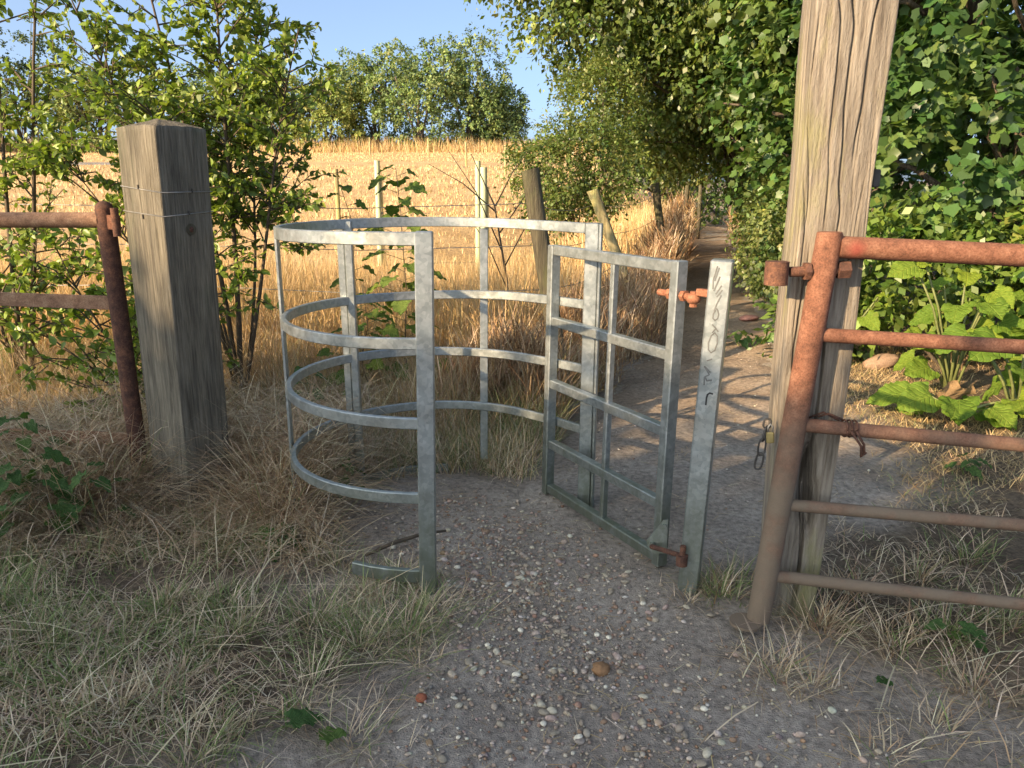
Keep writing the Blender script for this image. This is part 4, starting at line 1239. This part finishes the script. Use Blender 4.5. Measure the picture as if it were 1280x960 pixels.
# dark brown dead docks along the fence foot
db = []
for cx, cy, rx, ry, hmax, nn in ((.0, 4.85, .42, .28, .72, 3600), (.48, 5.7, .3, .4, .85, 2600), (1.0, 7.0, .3, .6, .85, 2600), (1.35, 8.3, .35, .7, .8, 2400), (1.9, 9.9, .3, .9, 1.05, 2800), (2.55, 12.2, .35, 1.4, 1.3, 3200), (3.45, 15.5, .4, 2.0, 1.5, 3200), (4.9, 20, .5, 2.8, 1.3, 2600)):
    x = cx + RNG.normal(0, rx * .6, nn); y = cy + RNG.normal(0, ry * .6, nn); k = path_m(x, y) < .02; x = x[k]; y = y[k]; m = len(x)
    fall = np.exp(-(((x - cx) / rx) ** 2 + ((y - cy) / ry) ** 2) * .5)
    z = hgt(x, y) + U(0, 1, m) * hmax * .75 * fall
    db.append(blades(np.stack([x, y, z], -1), U(.15, .42, m) * (.7 + .3 * hmax), U(0, 6.3, m), U(0, .8, m), U(.3, 1.6, m), U(.0035, .008, m) * (1 + .05 * cy) * (2.0 if cy > 9.5 else 1.0), pal(m, BROWN + DRY[:2] + [(.36, .22, .11)])))
put_stuff('dead_docks', db, 'brown dead weeds massed along the foot of the fence', 'dead weeds')

# tall golden grass beyond the fence
def gold_keep(x, y): return ((x < fence_x(y) - .05) & (y > 5.45)) * 1.0


p = scatter(34000, -7, 1.4, 5.45, 9.0, gold_keep); m = len(p)
gh = .70 + .45 * fbm(p[:, 0] * .9, p[:, 1] * .9, 91)
g1 = blades(p, (gh - .12 * sstep(6.0, 8.5, p[:, 1])) * U(.7, 1.15, m), U(0, 6.3, m), U(0, .22, m), U(.15, .95, m), U(.004, .008, m), pal(m, GOLD), (.8, 1.1), 2)
p = scatter(26000, -14, 6.2, 9.0, 22.0, lambda x, y: gold_keep(x, y) * np.where(fence_x(y) - x < 2.4, 1.0, .35)); m = len(p)
nearf = sstep(2.6, .6, fence_x(p[:, 1]) - p[:, 0])
g2 = blades(p, (.14 + .85 * nearf) * U(.7, 1.2, m), U(0, 6.3, m), U(0, .3, m), U(.2, 1.0, m), U(.008, .018, m), pal(m, GOLD), (.8, 1.1), 2)
p = scatter(26000, -60, 10, 62, 74, lambda x, y: (x < fence_x(y) + 6) * 1.0); m = len(p)
g3 = blades(p, U(.5, 1.35, m) * (.7 + .6 * fbm(p[:, 0] * .5, p[:, 1] * .5, 95)), U(0, 6.3, m), U(0, .3, m), U(.1, .9, m), U(.025, .06, m), pal(m, GOLD), (1.2,), 1)
p = scatter(60000, -50, 8, 16, 62, lambda x, y: (x < fence_x(y) - .5) * (np.abs(y - 43 + .03 * x) > 2.0) * 1.0); m = len(p)
g4 = blades(p, U(.06, .20, m), U(0, 6.3, m), U(0, .35, m), U(.2, .9, m), U(.03, .07, m), pal(m, [(.60, .43, .225), (.66, .49, .28), (.54, .38, .19)]), (1.2,), 1)
# fringe of gold grass between fence and path further on
p = scatter(16000, 0, 8, 6.5, 26, lambda x, y: ((x > fence_x(y) - .3) & (x < path_c(y) - path_w(y) + .1)) * sstep(.05, -.1, path_m(x, y))); m = len(p)
g5 = blades(p, U(.25, .8, m), U(0, 6.3, m), U(0, .4, m), U(.3, 1.4, m), U(.005, .012, m), pal(m, GOLD + BROWN[:3]), (1, .7), 2)
put_stuff('golden_grass', [g1, g2, g3, g4, g5], 'tall sun bleached golden grass filling the field beyond the fence', 'dry grass')

# dry grass on the right: bank behind the gate, and tufts in front
def right_keep(x, y): return sstep(.03, -.15, path_m(x, y)) * (x > .9)


p = scatter(60000, .75, 4.6, 1.3, 7.4, lambda x, y: right_keep(x, y) * (.12 + .88 * (fbm(x * 2.4, y * 2.4, 101) > .48)) * np.where(y < 3.2, .55, 1.0)); m = len(p)
gr = fbm(p[:, 0] * 1.9, p[:, 1] * 1.9, 103); isg = U(0, 1, m) < np.clip((gr - .5) * 2.2, .04, .5)
near = p[:, 1] < 3.4
r1 = blades(p, U(.04, .14, m) * np.where(near, 1.1, 1.0), U(0, 6.3, m), U(.3, 1.3, m), U(1.1, 2.2, m), U(.0028, .0055, m), np.where(isg[:, None], pal(m, GREEN), np.where(near[:, None], pal(m, DRY), pal(m, STRAW))), (1, .75), 2)
rt_ = tufts([(.83, 2.12, 1.15, .08), (.92, 2.05, .7, .05), (1.08, 2.40, 1.5, .1), (1.28, 2.28, 1.3, .15), (1.5, 2.35, 1.3, .35), (1.75, 2.42, 1.3, .6), (1.42, 2.05, 1.0, .15), (1.2, 1.85, .7, .1), (1.0, 1.75, .5, .1), (1.65, 1.95, 1.0, .35),
             (.66, 2.58, .28, .0), (.79, 2.62, .7, .5), (.84, 2.74, .8, .5), (.78, 2.7, .6, .4), (1.6, 2.75, .9, .3), (1.9, 2.9, 1.0, .4), (1.3, 2.62, .8, .1), (2.0, 2.3, 1.2, .6), (1.35, 1.62, .7, .2), (1.7, 1.7, .8, .4)],
            150, .085, .08, .19, DRY + BROWN[1:3], (.0025, .005))
put_stuff('bank_grass', [r1] + rt_, 'dry straw grass and tufts around the rusty gate and bank', 'dry grass')

ls = []
m = 70
q = np.stack([U(-2.5, -.3, m), U(1.5, 3.1, m)], -1); q = np.concatenate([q, np.stack([U(.7, 2.3, 30), U(1.6, 2.7, 30)], -1)]); m = len(q)
q = np.concatenate([q, (hgt(q[:, 0], q[:, 1]) + U(.03, .10, m))[:, None]], 1)
ls.append(blades(q, U(.15, .45, m), U(-.3, 1.4, m) + 3.14 * (RNG.random(m) < .5), U(1.1, 1.5, m), U(1.5, 2.1, m), U(.003, .0055, m), pal(m, [(.74, .60, .42), (.66, .53, .36)]), (1, 1, .8)))
# loose straw and stalks lying on the dirt
p = scatter(5200, -.8, 2.4, 1.5, 6.5, lambda x, y: (path_m(x, y) > -.1) * np.clip(.25 + .9 * (fbm(x * 2.5, y * 2.5, 111) > .5), 0, 1) * np.exp(-np.maximum(0, y - 3.4) * .5)); m = len(p); p[:, 2] += .026
put_stuff('loose_straw', ls + [blades(p, U(.015, .09, m), U(0, 6.3, m), U(1.45, 1.56, m), U(1.5, 1.62, m), U(.002, .0045, m), pal(m, STRAW + DRY))], 'loose straw bits strewn over the dirt path', 'straw')

# ------------------------------------------------------------------ gravel and stones
def ico(sub):
    import bmesh
    bm = bmesh.new(); bmesh.ops.create_icosphere(bm, subdivisions=sub, radius=1)
    v = np.array([tuple(q.co) for q in bm.verts]); f = np.array([[q.index for q in k.verts] for k in bm.faces], np.int32); bm.free(); return v, f


I2 = ico(2); I1 = ico(1)
SC = [(.44, .36, .28), (.36, .28, .21), (.52, .45, .36), (.31, .24, .185), (.60, .54, .45), (.30, .19, .125), (.25, .21, .18)]


def stones(p, size, tmpl, cols, w=None):
    v, f = tmpl; n = len(p); k = len(v)
    sc = np.stack([U(.75, 1.35, n), U(.6, 1.0, n), U(.38, .7, n)], -1) * size[:, None]
    bumpy = 1 + .22 * (fbm(v[:, 0] * 1.7 + 5, v[:, 1] * 1.7 + v[:, 2] * 2.1 + 5, 7)[None] - .5) + U(-.10, .10, (n, k))
    L = v[None] * bumpy[..., None] * sc[:, None]
    a = U(0, 6.3, n); c, s = np.cos(a)[:, None], np.sin(a)[:, None]
    X = L[..., 0] * c - L[..., 1] * s; Y = L[..., 0] * s + L[..., 1] * c
    tl = U(-.3, .3, n)[:, None]; Z = L[..., 2] + X * tl * .6
    V = np.stack([X, Y, Z], -1) + p[:, None]
    o = np.arange(n)[:, None, None] * k
    return V.reshape(-1, 3), np.zeros((0, 4), np.int32), (o + f[None]).reshape(-1, 3).astype(np.int32), np.repeat(pal(n, cols, w)[:, None], k, 1).reshape(-1, 3)


def gravel_d(x, y):
    core = np.exp(-((x - np.interp(y, [1.5, 2.2, 2.8, 3.4], [.15, .12, -.02, -.18])) / np.interp(y, [1.5, 2.4, 3.4], [.62, .42, .36])) ** 2)
    return core * (path_m(x, y) > .02) * np.interp(y, [1.4, 2.0, 2.6, 3.1, 3.7], [.28, .6, 1, .85, .05]) * (.35 + .9 * fbm(x * 4, y * 4, 121))


p = scatter(34000, -1.0, 1.3, 1.45, 3.8, gravel_d); p[:, 2] += .025
s1 = stones(p, .0026 + .0072 * RNG.random(len(p)) ** 1.8, I1, SC, [4, 4, 2, 4, 1, 3, 3])
p = scatter(2300, -1.0, 1.3, 1.45, 3.7, gravel_d); p[:, 2] += .026
s2 = stones(p, .008 + .008 * RNG.random(len(p)) ** 2, I2, SC, [4, 4, 2, 3, 1, 2, 2])
p = scatter(2600, -.9, 2.6, 1.5, 7.0, lambda x, y: (path_m(x, y) > .0) * .6); p[:, 2] += .022
s3 = stones(p, U(.003, .009, len(p)), I1, SC, [3, 3, 3, 3, 3, 1, 1])
V, F, C = merge([s1, s2, s3])
o = mesh_np('gravel', V, F, MATS['stone'], None, True, C); tag(o, 'small mixed gravel trodden into the dirt path', 'gravel', kind='stuff')
# larger pebbles one by one
protos = []
for k in range(5):
    v, q, t, c = stones(np.zeros((1, 3)), np.array([1.0]), I2, [SC[k]])
    protos.append((v, t, c))
pm = []
for k, (v, t, c) in enumerate(protos):
    oo = mesh_np('pebble', v, [t], MATS['stone'], None, True, c); pm.append(oo.data); bpy.data.objects.remove(oo)
pp = scatter(150, -.6, 1.05, 1.55, 3.0, lambda x, y: (path_m(x, y) > .05) * (.35 + .65 * gravel_d(x, y)))[:70]
for i, q in enumerate(pp):
    oo = bpy.data.objects.new('pebble', pm[i % 5]); col.objects.link(oo)
    s_ = random.uniform(.012, .018); oo.location = (q[0], q[1], q[2] + .027); oo.scale = (s_, s_, s_); oo.rotation_euler = (random.uniform(-.3, .3), random.uniform(-.3, .3), random.uniform(0, 6))
    tag(oo, 'loose rounded %s pebble lying on the gravel path' % ('tan', 'dull brown', 'pale cream', 'dark brown', 'off-white')[i % 5], 'pebble', 'loose pebbles on the gravel path')


def rock(name, x, y, s, colr, lab, dz=0.0, flat=.6):
    v, q, t, c = stones(np.zeros((1, 3)), np.array([1.0]), ico(3), [colr]); v = v * np.array([s, s, s * flat / .55])
    oo = mesh_np(name, v, [t], MATS['stone'], None, True, c); oo.location = (x, y, float(hgt(x, y)) + .014 + s * .3 + dz)
    return tag(oo, lab, 'stone')


rock('stone', .285, 2.145, .032, (.33, .19, .095), 'largest orange brown stone lying on the gravel path')
rock('stone', -.27, 1.98, .02, (.33, .12, .06), 'small reddish brick chip in the dirt near the grass tuft')
rock('stone', 3.05, 6.2, .12, (.30, .21, .15), 'brown weathered lump lying in dry grass below the bramble thicket')
rock('stone', 2.55, 8.2, .10, (.42, .22, .16), 'pinkish brick lump at the foot of the grey green bush', 0, .4)
st_ = MB().tube([Vector(q) for q in ((-.60, 2.88, .03), (-.50, 2.96, .045), (-.38, 3.04, .05), (-.29, 3.10, .035))], [.006, .009, .008, .005], 7).build('stick', MATS['twig'], None, True)
tag(st_, 'dark crooked stick lying on the gravel inside the enclosure', 'stick')
st_ = MB().tube([Vector(q) for q in ((1.95, 9.2, .03), (2.25, 9.35, .06), (2.6, 9.75, .05), (2.8, 10.0, .03))], [.014, .016, .013, .008], 7).build('stick', MATS['twig'], None, True)
tag(st_, 'thin dead branch lying across the sunlit path', 'stick')


# ------------------------------------------------------------------ broad-leaved plants, each leaf its own part
def big_leaf_mesh(name, mat, lobes=0.06, seed=0, wid=.85, heart=True):
    rs = np.random.default_rng(seed); nu, nv = 17, 13; V = []; F = []
    for i in range(nu):
        t = i / (nu - 1)
        w = wid * .5 * (math.sin(math.pi * min(1, (t * .86 + .14)) ** .75) ** .8) if i < nu - 1 else 0.01
        for j in range(nv):
            s = (j / (nv - 1) - .5) * 2
            x = t - (.16 * abs(s) ** 1.5 * (1 - t) if heart else 0); y = s * w * (1 + lobes * math.sin(t * 19 + seed) * abs(s) ** 2 + lobes * .7 * math.sin(t * 47 + seed * 2 + s) * abs(s) ** 3)
            z = .10 * abs(s) ** 1.3 * w * 2 - .20 * t * t + .05 * math.sin(t * 17 + s * 2.5 + seed) * abs(s) ** 1.5 + .014 * math.sin(t * 40 - abs(s) * 14) + .02 * rs.uniform(-1, 1) * abs(s) + .02 * math.cos(s * 9) * (1 - t)
            V.append((x, y, z))
    for i in range(nu - 1):
        for j in range(nv - 1):
            F.append([i * nv + j, i * nv + j + 1, i * nv + nv + j + 1, i * nv + nv + j])
    o = MB().add(V, F).build(name, mat, None, True); me = o.data; bpy.data.objects.remove(o); return me


def orient(o, pos, ax, nr, s, root):
    ax = Vector(ax).normalized(); nr = Vector(nr); nr = (nr - ax * nr.dot(ax)).normalized(); b = nr.cross(ax)
    M = Matrix((ax, b, nr)).transposed().to_4x4(); M = Matrix.Translation(Vector(pos) - root.location) @ M @ Matrix.Scale(s, 4)
    o.matrix_basis = M; o.parent = root


BL = [big_leaf_mesh('leaf', MATS['burdock'], .07, k, .92) for k in range(3)]
WL = [big_leaf_mesh('leaf', MATS['weed'], .10, k + 9, .72) for k in range(2)]
SL = [big_leaf_mesh('leaf', MATS['sapling'], .16, k + 19, 1.0) for k in range(2)]


def plant(name, label, cat, base, specs, meshes, petiole_r=.006, mat_stem='stem', group=None):
    """specs: (leaf position, axis, normal, size)"""
    root = empty(name, base, label, cat, group); b = Vector(base)
    for i, (p, a_, n_, s_) in enumerate(specs):
        o = bpy.data.objects.new('leaf', meshes[i % len(meshes)]); col.objects.link(o); orient(o, p, a_, n_, s_, root)
        p = Vector(p); mid = b.lerp(p, .55) + Vector((0, 0, .12 * (p - b).length))
        pts = [b + Vector((random.uniform(-.02, .02), random.uniform(-.02, .02), -.02)), b.lerp(mid, .55) + Vector((0, 0, .03)), mid, p]
        MB().tube(pts, [petiole_r * 1.3, petiole_r, petiole_r * .9, petiole_r * .7], 6).build('petiole', MATS[mat_stem], root, True)
    return root


def burdock(x, y, n, hmax, size, label, seed, face=(-.35, -.75)):
    rs = random.Random(seed); zb = float(hgt(x, y)); sp = []
    for k in range(n):
        a_ = 2 * math.pi * k / n * 1.0 + rs.uniform(-.4, .4); rr = rs.uniform(.10, .36); h_ = rs.uniform(.10, 1.0) * hmax
        p = (x + rr * math.cos(a_), y + rr * math.sin(a_) * .8, zb + .06 + h_)
        ax = (math.cos(a_) * .8 + face[0] * .5, math.sin(a_) * .8 + face[1] * .5, rs.uniform(-.55, .1)); nr = (face[0] * .8 + rs.uniform(-.4, .4), face[1] * .8 + rs.uniform(-.3, .3), .9)
        sp.append((p, ax, nr, size * rs.uniform(.65, 1.15)))
    return plant('burdock_plant', label, 'plant', (x, y, zb), sp, BL, .009)


burdock(2.80, 4.62, 11, .15, .24, 'low spreading burdock with huge ragged leaves on the dry bank', 1)
burdock(3.25, 4.75, 13, .50, .26, 'big leaved burdock standing at the end of the ragged leaves on the bank', 2)
burdock(3.15, 5.35, 18, .95, .21, 'tall burdock with stacked pale green leaves behind the upper rails', 3)
burdock(3.85, 5.3, 16, 1.0, .22, 'bushy burdock growing against the bramble thicket', 4)
burdock(2.70, 6.2, 11, .62, .15, 'small leaved burdock near the oak post and dark hedge foot', 5)
d_ = MB()
o = bpy.data.objects.new('dead_leaf', big_leaf_mesh('dead_leaf', MATS['dead_leaf'], .15, 4, .8)); col.objects.link(o)
o.location = (2.86, 4.72, float(hgt(2.86, 4.72)) + .20); o.rotation_euler = (.4, .9, 2.2); o.scale = (.3, .3, .3)
tag(o, 'withered brown dock leaf curled under the burdock', 'leaf')


def weed(x, y, h_, n, size, label, seed, meshes=None, spread=.16, cat='plant', name='weed_plant'):
    rs = random.Random(seed); zb = float(hgt(x, y)); root = empty(name, (x, y, zb), label, cat)
    pts = [Vector((x, y, zb - .03))]
    for i in range(1, 7): pts.append(Vector((x + rs.uniform(-.02, .02) * i * .5, y + rs.uniform(-.02, .02) * i * .5, zb + h_ * i / 6)))
    MB().tube(pts, [.006 - .0007 * i for i in range(7)], 6).build('stem', MATS['stem' if meshes is not SL else 'twig'], root, True)
    ms = meshes or WL
    for k in range(n):
        t = .15 + .85 * (k + rs.random()) / n; i = min(5, int(t * 6)); p = pts[i].lerp(pts[i + 1], t * 6 - i); a_ = k * 2.4 + rs.uniform(-.4, .4)
        r_ = spread * (1.15 - .75 * t) * rs.uniform(.3, 1); q = p + Vector((math.cos(a_) * r_, math.sin(a_) * r_, r_ * .35))
        o = bpy.data.objects.new('leaf', ms[k % 2]); col.objects.link(o)
        orient(o, q, (math.cos(a_), math.sin(a_), rs.uniform(-.6, .0)), (rs.uniform(-.4, .2), rs.uniform(-.6, .1), 1), size * rs.uniform(.6, 1.2), root)
        MB().tube([p, q], .0018, 4).build('petiole', MATS['stem'], root)
    return root


weed(-2.02, 3.0, .36, 22, .11, 'dark leafy weed rising from the thatch at the left gate', 1, spread=.2)
weed(-2.25, 3.35, .45, 16, .09, 'thin leafy weed standing below the flat gate rail', 2)
weed(-1.78, 3.05, .30, 8, .08, 'small pale weed in dead grass near the square post', 3)
weed(-.98, 2.98, .10, 9, .09, 'low round weed beneath the lowest hoop outside the enclosure', 4, spread=.09)
weed(-.86, 3.48, .22, 12, .085, 'dark weed at the foot of the paired steel uprights', 5)
weed(-1.15, 4.2, .5, 16, .09, 'leafy weed in dry grass behind the thin flat upright', 6)
weed(1.52, 2.30, .09, 6, .07, 'small green weed in the tufts below the rusty gate', 7, spread=.07)
weed(2.35, 3.75, .10, 7, .08, 'small weed on the bank below the third rusty rail', 8, spread=.10)
weed(2.1, 7.0, .12, 9, .14, 'bright green weed in sunlit grass at the path edge', 9, spread=.2)
weed(-.72, 5.1, 1.62, 44, .125, 'slender sycamore sapling growing through the fence wires', 10, SL, .26, 'sapling', 'sycamore_sapling')
weed(-1.08, 5.25, 1.5, 24, .095, 'thin sparse sapling beside the slender sycamore sapling', 11, SL, .16, 'sapling', 'sycamore_sapling')
weed(-.95, 4.9, .75, 26, .11, 'bushy low sapling between the steel uprights and front post', 12, SL, .3, 'sapling', 'sycamore_sapling')
# bare branched dead stem beside the sapling
mb = MB(); ds = Vector((.02, 5.9, 0)); mb.tube([ds, ds + Vector((-.06, 0, .8)), ds + Vector((-.15, 0, 1.35)), ds + Vector((-.32, 0, 1.72))], [.012, .010, .007, .003], 6)
for z_, dx, dz in ((.9, .35, .55), (1.15, .42, .5), (.7, -.32, .6), (1.3, -.5, .35), (1.0, -.4, .75), (1.35, .25, .4)):
    p = ds + Vector((-.06 - (z_ - .8) * .15, 0, z_)); mb.tube([p, p + Vector((dx * .5, .03, dz * .6)), p + Vector((dx, .0, dz))], [.006, .004, .0018], 5)
o = mb.build('dead_weed', MATS['twig'], None, True); tag(o, 'bare forked dead weed beside the sycamore sapling', 'plant')
# fallen green leaves
for x, y, s_, r_, lab in ((-.62, 1.85, .10, .4, 'fallen green leaf on bare soil at the turf edge'), (-.48, 1.78, .10, 2.2, 'dark fallen leaf overlapping a patch of dry turf'), (1.12, 2.02, .07, 1.0, 'fallen green leaf on dry tufts right of the gravel')):
    o = bpy.data.objects.new('fallen_leaf', WL[0]); col.objects.link(o); o.location = (x, y, float(hgt(x, y)) + .05); o.scale = (s_, s_, s_); o.rotation_euler = (.1, .1, r_); tag(o, lab, 'leaf')
print('TRIS', sum(sum(len(p.vertices) - 2 for p in o.data.polygons) if len(o.data.polygons) < 3000 else len(o.data.loops) - 2 * len(o.data.polygons) for o in scene.objects if o.type == 'MESH'))
